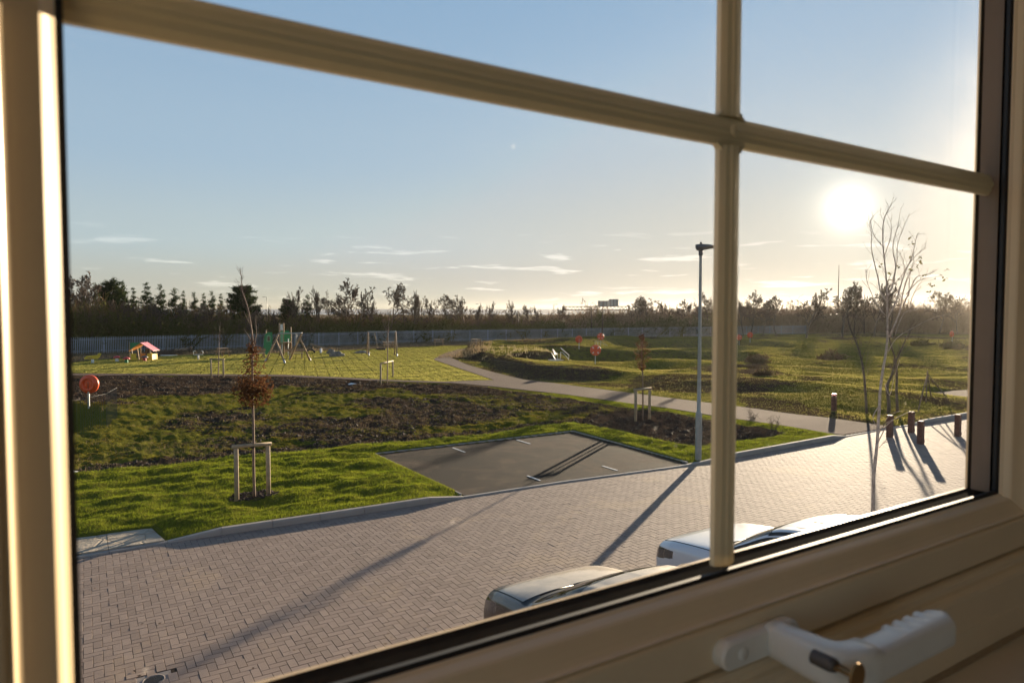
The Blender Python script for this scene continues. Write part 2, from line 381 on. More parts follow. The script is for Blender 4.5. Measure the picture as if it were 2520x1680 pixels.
m = MB(); m.lathe([(0.0, .262), (.0045, .262), (.0055, .2655), (.0055, .280)], 18, (.4555, 0.024, hz0+0.0085), 'y'); wpart(m, 'lock_barrel', m_steel, lever)
m = MB(); kx, kz = .4555, hz0+.0085
for r0, y0, y1 in ((0.0085, .2690, .2710),):
    m.prism([(kx+r0*math.cos(2*math.pi*k/20), kz+r0*1.15*math.sin(2*math.pi*k/20)) for k in range(20)], y0, y1, axis='y')
m.box(kx-.003, kx+.003,   .2710, .286, kz-.0012, kz+.0012); key = empty('window_key', (kx, .270, kz), 0, 'small brass key left in the lock of the white window handle', 'key')
m.v = [(v[0]-kx, v[1]-.270, v[2]-kz) for v in m.v]; m.build('key_blade', m_brass, key)
# sill board and house wall round the opening
m_sill = simple('cream_sill', (0.70, 0.60, 0.45), 0.4, var=0.05)
m = MB(); m.box(-0.6, 1.5, 0.06, .343, CAM_H-0.395, CAM_H-0.369, 0.004); o = m.build('window_board', m_sill); tag(o, 'cream window board below the casement, lowest thing in the picture', 'windowsill')
m_plaster = simple('warm_plaster', (0.84, 0.70, 0.52), 0.9, var=0.06, scale=2, bump=0.002)
m_hbrick, t = new_mat('house_brick')
bk = t.node('ShaderNodeTexBrick'); bk.inputs['Scale'].default_value = 1.0; bk.inputs['Brick Width'].default_value = .225; bk.inputs['Row Height'].default_value = .075; bk.inputs['Mortar Size'].default_value = .005
bk.inputs['Color1'].default_value = (.32, .12, .07, 1); bk.inputs['Color2'].default_value = (.22, .08, .05, 1); bk.inputs['Mortar'].default_value = (.4, .36, .3, 1)
mp = t.node('ShaderNodeMapping'); mp.inputs['Rotation'].default_value = (math.pi/2, 0, 0); t.link(t.pos(), mp.inputs[0]); t.link(mp.outputs[0], bk.inputs['Vector'])
bsdf(t, bk.outputs['Color'], 0.85)
m = MB()
ox0, ox1, oz0, oz1 = WX0-0.34, WX1+0.34, WZ0-0.15, WZ1+0.34
for a in ((-2.5, ox0, .45, .56, 0, CAM_H+1.6), (ox1, 3.6, .45, .56, 0, CAM_H+1.6), (ox0, ox1, .45, .56, 0, oz0-.06), (ox0, ox1, .45, .56, oz1, CAM_H+1.6)): m.box(*a)
o = m.build('house_wall', m_hbrick, kind='structure')
m = MB()
for a in ((ox0-.01, WX0-.146, .40, .449, oz0, oz1), (WX1+.146, ox1+.01, .40, .449, oz0, oz1), (WX0-.146, WX1+.146, .40, .449, WZ1+.146, oz1+.01)): m.box(*a)
m.build('window_reveal', m_plaster, kind='structure')
m = MB(); m.box(ox0, ox1, .437, .60, oz0-.058, oz0-.022, .004); o = m.build('outer_sill', simple('cast_stone', (.5, .46, .38), .85)); o.parent = None; tag(o, kind='structure')
m = MB()
for a in ((-2.5, ox0-.012, .36, .448, CAM_H-2.4, CAM_H+1.0), (ox1+.012, 3.6, .36, .448, CAM_H-2.4, CAM_H+1.0), (ox0-.01, ox1+.01, .37, .436, CAM_H-2.4, CAM_H-.3685), (ox0-.01, ox1+.01, .36, .436, oz1+.012, CAM_H+1.0)): m.box(*a)
RX0, RX1, RY0, RZ0, RZ1 = -2.4, 2.6, -1.9, CAM_H-1.55, CAM_H+.95
m_floor = simple('oak_floor', (.42, .29, .17), .45, var=.2, scale=3)
for a in ((RX1, RX1+.1, RY0, .36, RZ0, RZ1), (-.25, RX1, RY0-.1, RY0, RZ0, RZ1)): m.box(*a)  # unseen room walls, left side kept open to shape the light on the frame
m.build('room_wall', m_plaster, kind='structure')
m = MB(); m.box(RX0-.1, RX1+.1, RY0-.1, .45, RZ1+.003, RZ1+.1); m.build('room_ceiling', m_plaster, kind='structure')
m = MB(); m.box(RX0-.1, RX1+.1, RY0-.1, .45, RZ0-.1, RZ0-.003); m.build('room_floor', m_floor, kind='structure')
# ------------------------------------------------------------------ plan of the place (metres; X along the house front, Y away from it)
KERB = [(-3.5, 13.62), (-0.44, 13.61), (1.17, 13.66), (2.11, 13.64), (4.0, 13.55), (6.31, 13.48), (7.16, 13.47), (9.86, 13.40), (13.93, 13.06), (15.94, 13.11), (20.8, 13.28), (21.62, 13.34), (24.17, 13.43), (25.86, 13.41), (26.9, 13.42), (29.86, 13.46), (36, 13.6), (44, 13.8)]
def kerb_y(x): return np.interp(x, [k[0] for k in KERB], [k[1] for k in KERB])
BAY = [(7.17, 13.62), (7.06, 18.92), (14.32, 18.88), (13.98, 13.2)]
SLAB = GP([(384, 1300), (151, 1328), (-150, 1362), (-150, 1420), (165, 1376), (412, 1333)], .03)
LAWN = GP([(-500, 1250), (60, 1178), (151, 1166), (286, 1152), (463, 1138), (572, 1121), (667, 1114), (800, 1103), (900, 1091), (1028, 1083), (1211, 1066), (1320, 1047), (1412, 1039), (1509, 1055), (1593, 1076), (1682, 1094), (1740, 1096), (1820, 1082), (1897, 1075), (1934, 1065), (1880, 1052), (1821, 1045), (1761, 1036), (1640, 1013), (1562, 1006), (1396, 980), (1250, 961), (1200, 953), (1200, 948), (1396, 969), (1562, 993), (1640, 1003), (1761, 1022), (1821, 1031), (2040, 1062), (2085, 1073.6), (2060, 1078), (1820, 1128), (1704, 1150), (1143, 1230), (800, 1282), (412, 1340), (-500, 1500)])
TURF = GP([(-300, 906), (151, 896), (224, 885), (387, 876), (476, 873), (617, 870), (764, 864.5), (902, 859), (1073, 850.5), (1150, 849), (1150, 858), (1130, 861), (1090, 872), (1067, 884), (1107, 898), (1216, 934.6), (1093, 939.2), (980, 936), (700, 922), (589, 921), (420, 919.6), (151, 917), (-300, 918)])
BEDN = GP([(-500, 930), (151, 924), (420, 922), (589, 923), (700, 925), (980, 939), (1115, 943), (1200, 953), (1250, 961), (1396, 980), (1562, 1006), (1640, 1013), (1761, 1036), (1821, 1045), (1880, 1052), (1934, 1065), (1897, 1075), (1820, 1082), (1740, 1096), (1682, 1094), (1593, 1076), (1509, 1055), (1412, 1039), (1320, 1047), (1211, 1066), (1028, 1083), (900, 1091), (800, 1103), (667, 1114), (572, 1121), (463, 1138), (286, 1152), (151, 1166), (-500, 1250)])
MULCH = GP([(1412, 1038), (1455, 1020), (1530, 1012), (1600, 1014), (1700, 1032), (1821, 1049), (1934, 1065), (1820, 1080), (1740, 1094), (1682, 1092), (1509, 1053)])
DARKB = GP([(-300, 924), (151, 924), (420, 924), (589, 926), (700, 928), (980, 942), (1170, 950), (1240, 966), (1120, 968), (1000, 958), (760, 945), (620, 958), (480, 972), (340, 975), (200, 985), (-300, 1000)])
PATH = GP([(1150, 857), (1138, 862), (1111, 880), (1149, 897), (1216, 916), (1292, 934), (1360, 941.7), (1480, 957.5), (1604, 973), (1761, 993), (1820, 1000), (1964, 1019.5), (2120, 1037), (2189, 1044), (2240, 1046.5), (2100, 1068.5), (2040, 1062), (1821, 1031.5), (1761, 1023), (1640, 1003.5), (1562, 994), (1396, 970.5), (1200, 949), (1115, 942), (980, 938.5), (700, 925.5), (420, 923), (151, 923), (-200, 924), (-200, 919), (151, 919), (420, 919.5), (589, 921), (700, 921.5), (980, 935), (1093, 938.5), (1216, 934.6), (1107, 898), (1067, 884), (1090, 871), (1125, 860)], .1)
PATH = [(x_, max(y_, 13.52)) for x_, y_ in PATH]
PATH2 = GP([(2292, 964), (2377, 959), (2560, 948), (2560, 985), (2377, 979), (2300, 973)], .1)
PLAT = GP([(1146, 862), (1149, 879), (1190, 890), (1240, 904), (1300, 919), (1360, 930), (1440, 932), (1560, 928), (1761, 918), (1830, 908), (1930, 880), (1990, 850), (1700, 830), (1440, 832), (1250, 845), (1160, 851)])
BAS1 = GP([(1312, 869), (1330, 862.5), (1400, 861), (1600, 861), (1761, 861), (1830, 864), (1880, 871), (1890, 882), (1860, 892), (1761, 898), (1560, 898.5), (1440, 897), (1400, 893), (1360, 884)])
BAS2 = GP([(1478, 842), (1500, 836.5), (1600, 836), (1761, 836), (1840, 839), (1930, 846), (1968, 852), (1950, 856), (1820, 857), (1700, 857), (1560, 855), (1510, 852.5)])
SWALE = GP([(-500, 985), (40, 985), (180, 992), (250, 1003), (278, 1022), (262, 1048), (215, 1068), (151, 1082), (-500, 1120)])
GRN2 = GP([(1216, 936), (1332, 938), (1480, 950), (1604, 963), (1761, 976), (1821, 985), (1821, 1000), (1761, 992.5), (1604, 973), (1480, 957.5), (1360, 941.7)])
SOIL2 = GP([(1530, 944), (1600, 932), (1761, 928), (1800, 935), (1800, 965), (1761, 966), (1640, 960), (1540, 952)])
SOIL3 = GP([(1821, 905), (1870, 895), (1900, 905), (1895, 925), (1821, 930)])
TRENCH = GP([(2150, 812), (2377, 800), (2377, 830), (2150, 832)])
KX = [-9, 1.17, 2.11, 6.31, 7.16, 13.95, 15.9, 20.8, 21.6, 25.86, 26.7, 60]; KH = [.025, .025, .125, .125, .025, .025, .125, .125, .022, .022, .12, .12]
def az_of(X, Y): return np.degrees(np.arctan2(X, Y))
def side_path(X, Y): return sdf(PATH, X, Y)
FIELD = GP([(1150, 849), (1300, 843), (1460, 832), (1700, 824), (1900, 822), (2377, 822), (2700, 822), (2700, 1000), (2377, 1022), (2250, 1045), (2189, 1044), (1964, 1020), (1821, 1001), (1761, 994), (1604, 974), (1480, 958), (1360, 942), (1292, 935), (1216, 917), (1149, 898), (1111, 881), (1138, 862)])
def attrs(X, Y):
    """amount of green, amount of dry stuff, closeness of a mown lawn"""
    g = np.full(X.shape, 0.12); d = np.full(X.shape, 0.75); l = np.zeros(X.shape)
    n1 = fbm(X*0.25, Y*0.25, 4, 3); n2 = fbm(X*1.1, Y*1.1, 3, 9)
    m = sstep(-1.5, 1.5, sdf(FIELD, X, Y) + (n1-.5)*6); g = g*(1-m)+m*(0.80-0.45*sstep(.5, .68, n1)); d = d*(1-m)+m*0.12
    m = sstep(-.4, .4, sdf(SOIL2, X, Y)+(n2-.5)*3); g = g*(1-m)+m*.36
    m = sstep(-.4, .4, sdf(SOIL3, X, Y)+(n2-.5)*3); g = g*(1-m)+m*.2
    m = sstep(-1.2, -.2, sdf(PLAT, X, Y)+(n2-.5)*1.2)*sstep(2.2, 1.2, sdf(PLAT, X, Y))*sstep(44, 38, az_of(X, Y)); g = g*(1-m)+m*(.34); d = d*(1-m)+m*.3
    m = sstep(-.15, .15, sdf(BEDN, X, Y)+(n2-.5)*.3); g = g*(1-m)+m*(0.30+.42*sstep(.32, .66, n1)); d = d*(1-m)+m*(.20+.25*n2); 
    e = np.abs(sdf(LAWN, X, Y)); g = np.where(m > .5, g*(0.25+.75*sstep(.0, 1.1, e+(n2-.5)*.8)), g)
    m = sstep(-.8, .8, sdf(DARKB, X, Y)+(n2-.5)*2.5); g = g*(1-m)+m*.16; d = d*(1-m)+m*.1
    m = sstep(-.3, .3, sdf(MULCH, X, Y)+(n2-.5)*1.2); g = g*(1-m)+m*.07; d = d*(1-m)+m*.06
    m = sstep(-.8, .8, sdf(SWALE, X, Y)); g = g*(1-m)+m*.85; d = d*(1-m)
    for P_, s_ in ((BAS1, 1.0), (BAS2, 1.0)):
        m = sstep(-.6, .6, sdf(P_, X, Y)); g = g*(1-m)+m*.62; d = d*(1-m)+m*.15
    m = sstep(-.3, .3, sdf(GRN2, X, Y)+(n2-.5)*.6); g = g*(1-m)+m*.95; d = d*(1-m)
    m = sstep(-.06, .06, sdf(LAWN, X, Y)+(n2-.5)*.12); g = g*(1-m)+m*1.0; d = d*(1-m); l = np.maximum(l, m)
    m = sstep(-.2, .2, sdf(TURF, X, Y)); g = g*(1-m)+m*.86; d = d*(1-m)+m*.05; l = np.maximum(l, m)
    return g, d, l
def hgt(X, Y):
    X = np.asarray(X, float); Y = np.asarray(Y, float)
    r = np.hypot(X, Y)
    h = np.full(X.shape, 0.10)
    fld = sstep(0, 4, sdf(FIELD, X, Y)); far = sstep(90, 200, r)
    bed = sstep(-.1, .5, sdf(BEDN, X, Y)); lawn = sstep(0, .35, sdf(LAWN, X, Y)); turf = sstep(0, .6, sdf(TURF, X, Y))
    rough = 0.05+0.06*bed-0.02*fld
    rid = fbm((X*0.53-Y*0.85)*0.09+3, (X*0.85+Y*0.53)*0.20, 3, 21)
    h = h + fld*sstep(20, 32, X)*(rid-.42)*.95*(1-far) + fld*(fbm(X*.16, Y*.16, 3, 5)-.5)*.5
    h = h + (fbm(X*1.6, Y*1.6, 3, 11)-.5)*rough*1.6*(1-lawn)*(1-turf) + (fbm(X*5.5, Y*5.5, 2, 12)-.5)*rough*1.0*(1-lawn)*(1-turf)*sstep(70, 25, r)
    h = h + lawn*((fbm(X*1.3, Y*2.4, 4, 31, .6)-.5)*.23 + (fbm(X*5, Y*6, 2, 33)-.5)*.045)
    h = h + turf*((fbm(X*.5, Y*.9, 3, 41)-.5)*.16)
    h = h + 0.40*sstep(-.3, 1.2, sdf(PLAT, X, Y))*(1-.85*sstep(37, 44, az_of(X, Y)))
    h = h - 2.1*sstep(-.3, 4.2, sdf(BAS1, X, Y)) - 2.0*sstep(-.3, 4.2, sdf(BAS2, X, Y))
    s = sdf(SWALE, X, Y); h = h - 1.5*sstep(0, 2.2, s)
    h = h + np.where(s < 0, 0.10*np.exp(-(s/1.6)**2), .1)*bed
    ky = kerb_y(X); k = sstep(1.0, .15, Y-ky); h = h*(1-k)+k*(np.interp(X, KX, KH)-.012)
    # levels held by the paths, the parking bay and the slab
    for P_, z_, w_ in ((PATH, .055, .35), (PATH2, .06, .3)):
        s = sdf(P_, X, Y); kz_ = -.05*sstep(15.5, 13.6, Y); k = sstep(-w_*1.6, 0, s); h = h*(1-k)+k*(z_+kz_+.03); k = sstep(0, .08, s); h = h*(1-k)+k*(z_+kz_)
    for P_, z_ in ((BAY, -.03), (SLAB, -.04)):
        s = sdf(P_, X, Y); k = sstep(-.5, -.06, s)*sstep(.15, .6, Y-ky); h = h*(1-k)+k*.085; k = sstep(-.01, .10, s); h = h*(1-k)+k*z_
    h = h*(1-far)+far*(0.1+(fbm(X*.01, Y*.01, 3, 50)-.5)*1.0) - 4.5*sstep(900, 1150, r)
    return h
def H1(x, y): return float(hgt(np.array([x]), np.array([y]))[0])
def GH(x, y):
    """first point of the terrain met by the sight line through a pixel of the photograph"""
    d = _f + _r*((x-1260)/1680) + _u*((840-y)/1680); t0 = (1.6-CAM_H)/d.z; t1 = (-3.2-CAM_H)/d.z
    ts = np.linspace(t0, t1, 1400); X, Y, Z = d.x*ts, d.y*ts, CAM_H+d.z*ts; hit = np.nonzero(Z < hgt(X, Y))[0]; i = int(hit[0]) if len(hit) else 700
    return (float(X[i]), float(Y[i]), H1(X[i], Y[i]))
# ------------------------------------------------------------------ ground material driven by what grows where
m_ground, t = new_mat('ground_soil_and_grass')
at = t.node('ShaderNodeAttribute', attribute_name='cover'); sp = t.node('ShaderNodeSeparateColor'); t.link(at.outputs['Color'], sp.inputs[0])
ps = t.pos()
nA = t.noise(2.2, 6, 0.65, ps); nB = t.noise(14, 4, 0.6, ps); nC = t.noise(0.35, 3, 0.5, ps)
nn = t.math('ADD', t.math('MULTIPLY', nA, .6), t.math('MULTIPLY', nB, .4))
gm = t.ramp(t.math('ADD', sp.outputs[0], t.math('MULTIPLY', t.math('SUBTRACT', nn, .5), 2.4)), .42, .62)
dm = t.ramp(t.math('ADD', sp.outputs[1], t.math('MULTIPLY', t.math('SUBTRACT', nB, .5), 1.6)), .40, .70)
soil = t.mix(nB, (.030, .020, .014), (.075, .052, .036))
dry = t.mix(nA, (.12, .085, .05), (.20, .15, .09))
grass = t.mix(t.ramp(nC, .35, .65), (.085, .09, .014), (.12, .115, .02))
grass = t.mix(t.ramp(nB, .3, .8, 0, .6), grass, (.15, .135, .03))
# joints between the turf rolls of the playground lawn
TURF_ROT = -75
mp = t.node('ShaderNodeMapping'); mp.inputs['Rotation'].default_value = (0, 0, math.radians(TURF_ROT)); t.link(ps, mp.inputs[0])
nd = t.node('ShaderNodeTexNoise'); nd.inputs['Scale'].default_value = .8; t.link(ps, nd.inputs['Vector'])
va = t.node('ShaderNodeVectorMath', operation='ADD'); vs_ = t.node('ShaderNodeVectorMath', operation='SCALE'); vs_.inputs['Scale'].default_value = .12
t.link(nd.outputs['Color'], vs_.inputs[0]); t.link(mp.outputs[0], va.inputs[0]); t.link(vs_.outputs[0], va.inputs[1])
bk = t.node('ShaderNodeTexBrick'); bk.inputs['Scale'].default_value = 1; bk.inputs['Brick Width'].default_value = 2.1; bk.inputs['Row Height'].default_value = .75; bk.inputs['Mortar Size'].default_value = .05; bk.inputs['Mortar Smooth'].default_value = .6; bk.inputs['Bias'].default_value = 0
bk.inputs['Color1'].default_value = (0, 0, 0, 1); bk.inputs['Color2'].default_value = (.35, .35, .35, 1)
t.link(va.outputs[0], bk.inputs['Vector'])
jm = t.math('MULTIPLY', bk.outputs['Fac'], t.math('MULTIPLY', sp.outputs[2], t.ramp(sp.outputs[0], .90, .97, 1, 0)))
turfc = t.mix(bk.outputs['Color'], (.27, .25, .055), (.36, .29, .085))
grass = t.mix(t.math('MULTIPLY', sp.outputs[2], t.ramp(sp.outputs[0], .90, .97, .8, 0)), grass, turfc)
c = t.mix(dm, soil, dry); c = t.mix(gm, c, grass); c = t.mix(t.math('MULTIPLY', jm, .9), c, (.045, .045, .012))
hb = t.math('ADD', t.math('MULTIPLY', nB, .6), t.math('SUBTRACT', t.math('MULTIPLY', nA, .8), t.math('MULTIPLY', jm, .6)))
bsdf(t, c, 1.0, spec=0.0, bump=hb, bd=.05, bs=.9)
# ------------------------------------------------------------------ ground sheet: one polar grid to the horizon, cut into the surfaces it shows
ths = np.radians(np.concatenate([np.arange(-180, -14, 4.0), np.arange(-14, -6, .4), np.arange(-6, 74, .13), np.arange(74, 82, .5), np.arange(82, 180, 4.0)]))
rs = [2.0]
while rs[-1] < 2600:
    r_ = rs[-1]; rs.append(r_*(1.05 if r_ < 12.5 else (1.008 if r_ < 60 else (1.011 if r_ < 125 else (1.03 if r_ < 1250 else 1.5)))))
rs = np.array(rs); NR, NT_ = len(rs), len(ths)
TH, RR = np.meshgrid(ths, rs); GX = RR*np.sin(TH); GY = RR*np.cos(TH)
GZ = hgt(GX, GY); ga, gd, gl = attrs(GX, GY)
cx_, cy_ = GX.ravel(), GY.ravel()
idx = np.arange(NR*NT_).reshape(NR, NT_)
q = np.stack([idx[:-1, :], np.roll(idx, -1, 1)[:-1, :], np.roll(idx, -1, 1)[1:, :], idx[1:, :]], -1).reshape(-1, 4)[:, ::-1]
V = np.stack([cx_, cy_, GZ.ravel()], -1); CC = np.stack([ga.ravel(), gd.ravel(), gl.ravel(), np.ones(NR*NT_)], -1).astype(np.float32)
fx, fy = cx_[q].mean(1), cy_[q].mean(1)
# the ground stops under the kerb stones: faces across the line are kept and their low vertices pulled onto it
kl = kerb_y(cx_)+.06; front = (cy_ > 2) & (np.abs(cx_) < 45)
below = front & (cy_ < kl); allb = below[q].any(1) & ~(front & (cy_ >= kl))[q].any(1); q = q[~allb]; fx, fy = fx[~allb], fy[~allb]
V[below, 1] = kl[below]; V[below, 2] = np.interp(V[below, 0], KX, KH)-.03
# the wrap-around column at 180 degrees has its mean in the wrong place but only matters behind the house
key_ = np.zeros(len(q), int)
key_[sdf(FIELD, fx, fy) > 0] = 4
key_[sdf(BEDN, fx, fy) > 0] = 3
key_[sdf(TURF, fx, fy) > 0] = 2
key_[sdf(LAWN, fx, fy) > 0] = 1
for k, nm in enumerate(('ground', 'lawn', 'playground_lawn', 'planting_bed', 'field')):
    qq = q[key_ == k]; u, inv_ = np.unique(qq, return_inverse=True)
    o = mesh_np(nm, V[u], inv_.reshape(-1, 4), m_ground, smooth=True, kind='structure')
    a = o.data.attributes.new('cover', 'FLOAT_COLOR', 'POINT'); a.data.foreach_set('color', CC[u].ravel())
m = MB(); m.box(-6, 6, -4, 1.9, -.14, -.1)
# ------------------------------------------------------------------ hard surfaces as sheets with their own edge
def sheet(name, poly, z, mat, step, thick=.05, zf=None, kind='structure', parent=None):
    xs = [p[0] for p in poly]; ys = [p[1] for p in poly]
    bd = []
    for i in range(len(poly)):
        a, b = Vector(poly[i]), Vector(poly[(i+1) % len(poly)]); n_ = max(1, int((b-a).length/step))
        for k in range(n_): bd.append(a.lerp(b, k/n_))
    pts = list(bd); nb = len(bd)
    gx, gy = np.meshgrid(np.arange(min(xs), max(xs), step), np.arange(min(ys), max(ys), step)); gx = gx.ravel(); gy = gy.ravel()
    s_ = sdf(poly, gx, gy)
    for x, y in zip(gx[s_ > step*.4], gy[s_ > step*.4]): pts.append(Vector((x, y)))
    res = delaunay_2d_cdt(pts, [(i, (i+1) % nb) for i in range(nb)], [], 1, 1e-6)
    vs, fs = res[0], res[2]
    out = [(v.x, v.y, zf(v.x, v.y) if zf else z) for v in vs]; ff = [tuple(f) for f in fs]
    m_ = MB(); m_.add(out, ff)
    me = bpy.data.meshes.new(name); k0 = len(out)
    # skirt along the border gives the sheet its thickness
    from collections import Counter
    ec = Counter()
    for f in ff:
        for i in range(len(f)): a, b = f[i], f[(i+1) % len(f)]; ec[(min(a, b), max(a, b))] += 1
    bv = sorted({v for e, c_ in ec.items() if c_ == 1 for v in e}); mp_ = {v: k0+i for i, v in enumerate(bv)}
    out += [(out[v][0], out[v][1], out[v][2]-thick) for v in bv]
    ff += [(e[0], e[1], mp_[e[1]], mp_[e[0]]) for e, c_ in ec.items() if c_ == 1]
    m2_ = MB(); m2_.add(out, ff); return m2_.build(name, mat, parent, kind)
m_path, t = new_mat('pink_gravel_path')
n1 = t.noise(60, 3, .7, t.pos()); n2 = t.noise(1.2, 5, .6, t.pos())
bsdf(t, t.mix(n1, t.mix(n2, (.085, .056, .042), (.125, .083, .064)), (.18, .13, .10)), 1, spec=.08, bump=n1, bd=.012, bs=.8)
sheet('path', PATH, .1, m_path, .8, zf=lambda x, y: .105-.065*float(sstep(15.5, 13.6, y))+.01*mnoise.noise((x*.6, y*.6, 0)))
sheet('path', PATH2, .1, m_path, .8)
m_tar, t = new_mat('tarmac')
n1 = t.noise(140, 3, .7, t.pos()); n2 = t.noise(.55, 6, .62, t.pos(), .6); n3 = t.noise(2.6, 5, .7, t.pos())
c = t.mix(n1, (.008, .0065, .0055), (.034, .027, .021)); dust = t.math('MULTIPLY', t.ramp(n2, .42, .62), t.ramp(n3, .3, .7, .35, .9))
bsdf(t, t.mix(t.math('MULTIPLY', dust, .75), c, (.13, .09, .062)), t.ramp(n2, .3, .7, .85, 1), spec=.1, bump=n1, bd=.008, bs=.7)
BAYI = [(7.21, 13.585), (7.13, 18.86), (14.25, 18.82), (13.93, 13.185), (11.9, 13.35), (9.86, 13.515)]
sheet('parking_bay', BAYI, .03, m_tar, .35, zf=lambda x, y: .03+.012*mnoise.noise((x*.35, y*.35, 3)))
m_paint = simple('worn_road_paint', (.72, .70, .66), .7, var=.25, scale=25)
for x, y0, y1 in ((9.43, 13.78, 14.35), (11.75, 13.58, 14.2), (9.45, 17.75, 18.55), (11.8, 17.8, 18.6)):
    m = MB(); m.box(x-.026, x+.026, y0, y1, .020, .040); m.build('bay_marking', m_paint, kind='structure')
# ------------------------------------------------------------------ block paving: herringbone, every block its own body
m_pave, t = new_mat('brindle_block')
oi = t.node('ShaderNodeObjectInfo').outputs['Random']; isl = t.node('ShaderNodeNewGeometry').outputs['Random Per Island']
rv = t.math('FRACT', t.math('ADD', t.math('MULTIPLY', oi, 7.31), isl))
n1 = t.noise(120, 3, .7, t.pos()); n2 = t.noise(.5, 6, .6, t.pos(), .8); n3 = t.noise(7, 4, .65, t.pos())
c = t.mix(rv, (.215, .155, .118), (.31, .23, .178)); c = t.mix(t.math('MULTIPLY', n1, .5), c, (.32, .25, .21))
c = t.mix(t.math('MULTIPLY', t.ramp(t.math('ADD', n2, t.math('MULTIPLY', n3, .25)), .66, .80), .55), c, (.40, .29, .19))
c = t.mix(t.math('MULTIPLY', t.ramp(n3, .62, .78), .30), c, (.10, .075, .06))
bsdf(t, c, t.ramp(n1, .3, .7,   .72, .9), spec=.3, bump=n1, bd=.004, bs=.6)
m_sand = simple('jointing_sand', (.035, .026, .020), .95, spec=.1, var=.3, scale=20)
paving = empty('block_paving', (10, 10, 0)); paving['kind'] = 'structure'
U = .1035; X0, Y0 = -2.6, 3.0; nI, nJ = int(42/U), int(11.2/U)
drain_c = G(378, 1672); hs = []
I, J = np.meshgrid(np.arange(nI), np.arange(nJ), indexing='ij'); K = (I-J) % 4
def keep(x0, x1, y0, y1):
    cx, cy = (x0+x1)/2, (y0+y1)/2; a = az_of(cx, cy)
    return (y0 < kerb_y(cx)-.01) & (a < 70.5) & (a > -12) & ~((np.abs(cx-drain_c[0]) < .16) & (np.abs(cy-drain_c[1]) < .13)) & (cx < 34)
hx0 = X0+I[K == 0]*U; hy0 = Y0+J[K == 0]*U; vx0 = X0+I[K == 3]*U; vy0 = Y0+J[K == 3]*U
kh = keep(hx0, hx0+2*U, hy0, hy0+U); kv = keep(vx0, vx0+U, vy0, vy0+2*U)
rects = np.concatenate([np.stack([hx0, hx0+2*U, hy0, hy0+U, np.zeros(len(hx0))], -1)[kh], np.stack([vx0, vx0+U, vy0, vy0+2*U, np.ones(len(vx0))], -1)[kv]])
# nearest things in view first: the window cuts everything below its lower bead, so rank by distance among those seen
ccx, ccy = (rects[:, 0]+rects[:, 1])/2, (rects[:, 2]+rects[:, 3])/2
a_ = np.radians(az_of(ccx, ccy)); ksee = ccy/ np.hypot(ccx, ccy)
zlim = 4.2/(0.531/(1.0))   # a sight line through the lower bead meets the ground at y = H / 0.531
seen = (ccy > zlim+.15) & (az_of(ccx, ccy) > -1.2)
rank = np.where(seen, np.hypot(ccx, ccy), 1e6+ccy); order = np.argsort(rank)
G_ = .0030; BV = .0018
def block_verts(x0, x1, y0, y1, dz, tx, ty):
    x0, x1, y0, y1 = x0+G_, x1-G_, y0+G_, y1-G_
    a = [(x0, y0, -.055), (x1, y0, -.055), (x1, y1, -.055), (x0, y1, -.055)]
    b = [(x, y, -BV) for x, y, z in a]
    cxx, cyy = (x0+x1)/2, (y0+y1)/2
    c_ = [(x0+BV, y0+BV, 0), (x1-BV, y0+BV, 0), (x1-BV, y1-BV, 0), (x0+BV, y1-BV, 0)]
    return np.array([(x, y, z+dz+(tx*(x-cxx)+ty*(y-cyy) if z > -.05 else 0)) for x, y, z in a+b+c_])
BF = np.array([(k, (k+1) % 4, 4+(k+1) % 4, 4+k) for k in range(4)]+[(4+k, 4+(k+1) % 4, 8+(k+1) % 4, 8+k) for k in range(4)]+[(8, 9, 10, 11)])
me_blk = None
for i in order[:300]:
    x0, x1, y0, y1, vert = rects[i]; cx, cy = (x0+x1)/2, (y0+y1)/2
    if me_blk is None:
        o = mesh_np('paving_block', block_verts(-U, U, -U/2, U/2, 0, 0, 0), BF, m_pave, paving); me_blk = o.data; blk0 = o
    else:
        o = blk0.copy(); COL.objects.link(o)
    o.location = (cx-10, cy-10, rng.normal(0, .0008)); o.rotation_euler = (rng.normal(0, .003), rng.normal(0, .003), math.pi/2 if vert else 0)
rest = rects[order[300:]]; n_ = len(rest); print('paving blocks', len(rects))
VV = np.zeros((n_, 12, 3)); x0, x1, y0, y1 = [rest[:, k] for k in range(4)]; x0 = x0+G_; x1 = x1-G_; y0 = y0+G_; y1 = np.minimum(y1-G_, kerb_y((x0+x1)/2)+.02)
dz = rng.normal(0, .0008, n_); tx = rng.normal(0, .003, n_); ty = rng.normal(0, .003, n_)
for lv, (zz, ins) in enumerate(((-.055, 0), (-BV, 0), (0, BV))):
    for k, (sx, sy) in enumerate(((0, 0), (1, 0), (1, 1), (0, 1))):
        px = np.where(sx, x1-ins, x0+ins); py = np.where(sy, y1-ins, y0+ins)
        VV[:, lv*4+k, 0] = px-10; VV[:, lv*4+k, 1] = py-10; VV[:, lv*4+k, 2] = zz+dz+(0 if lv == 0 else tx*(px-(x0+x1)/2)+ty*(py-(y0+y1)/2))
FF = (BF[None]+np.arange(n_)[:, None, None]*12).reshape(-1, 4)
o = mesh_np('paving_blocks', VV.reshape(-1, 3), FF, m_pave, paving, kind='stuff')
m = MB(); vs = [(-3.2, 2.9, -.0055), (40, 2.9, -.0055)]+[(x, y+.03, -.0055) for x, y in reversed(KERB) if -3.3 < x < 41]; m.add(vs, [tuple(range(len(vs)))])
m.v = [(x-10, y-10, z) for x, y, z in m.v]; m.build('jointing_sand', m_sand, paving)
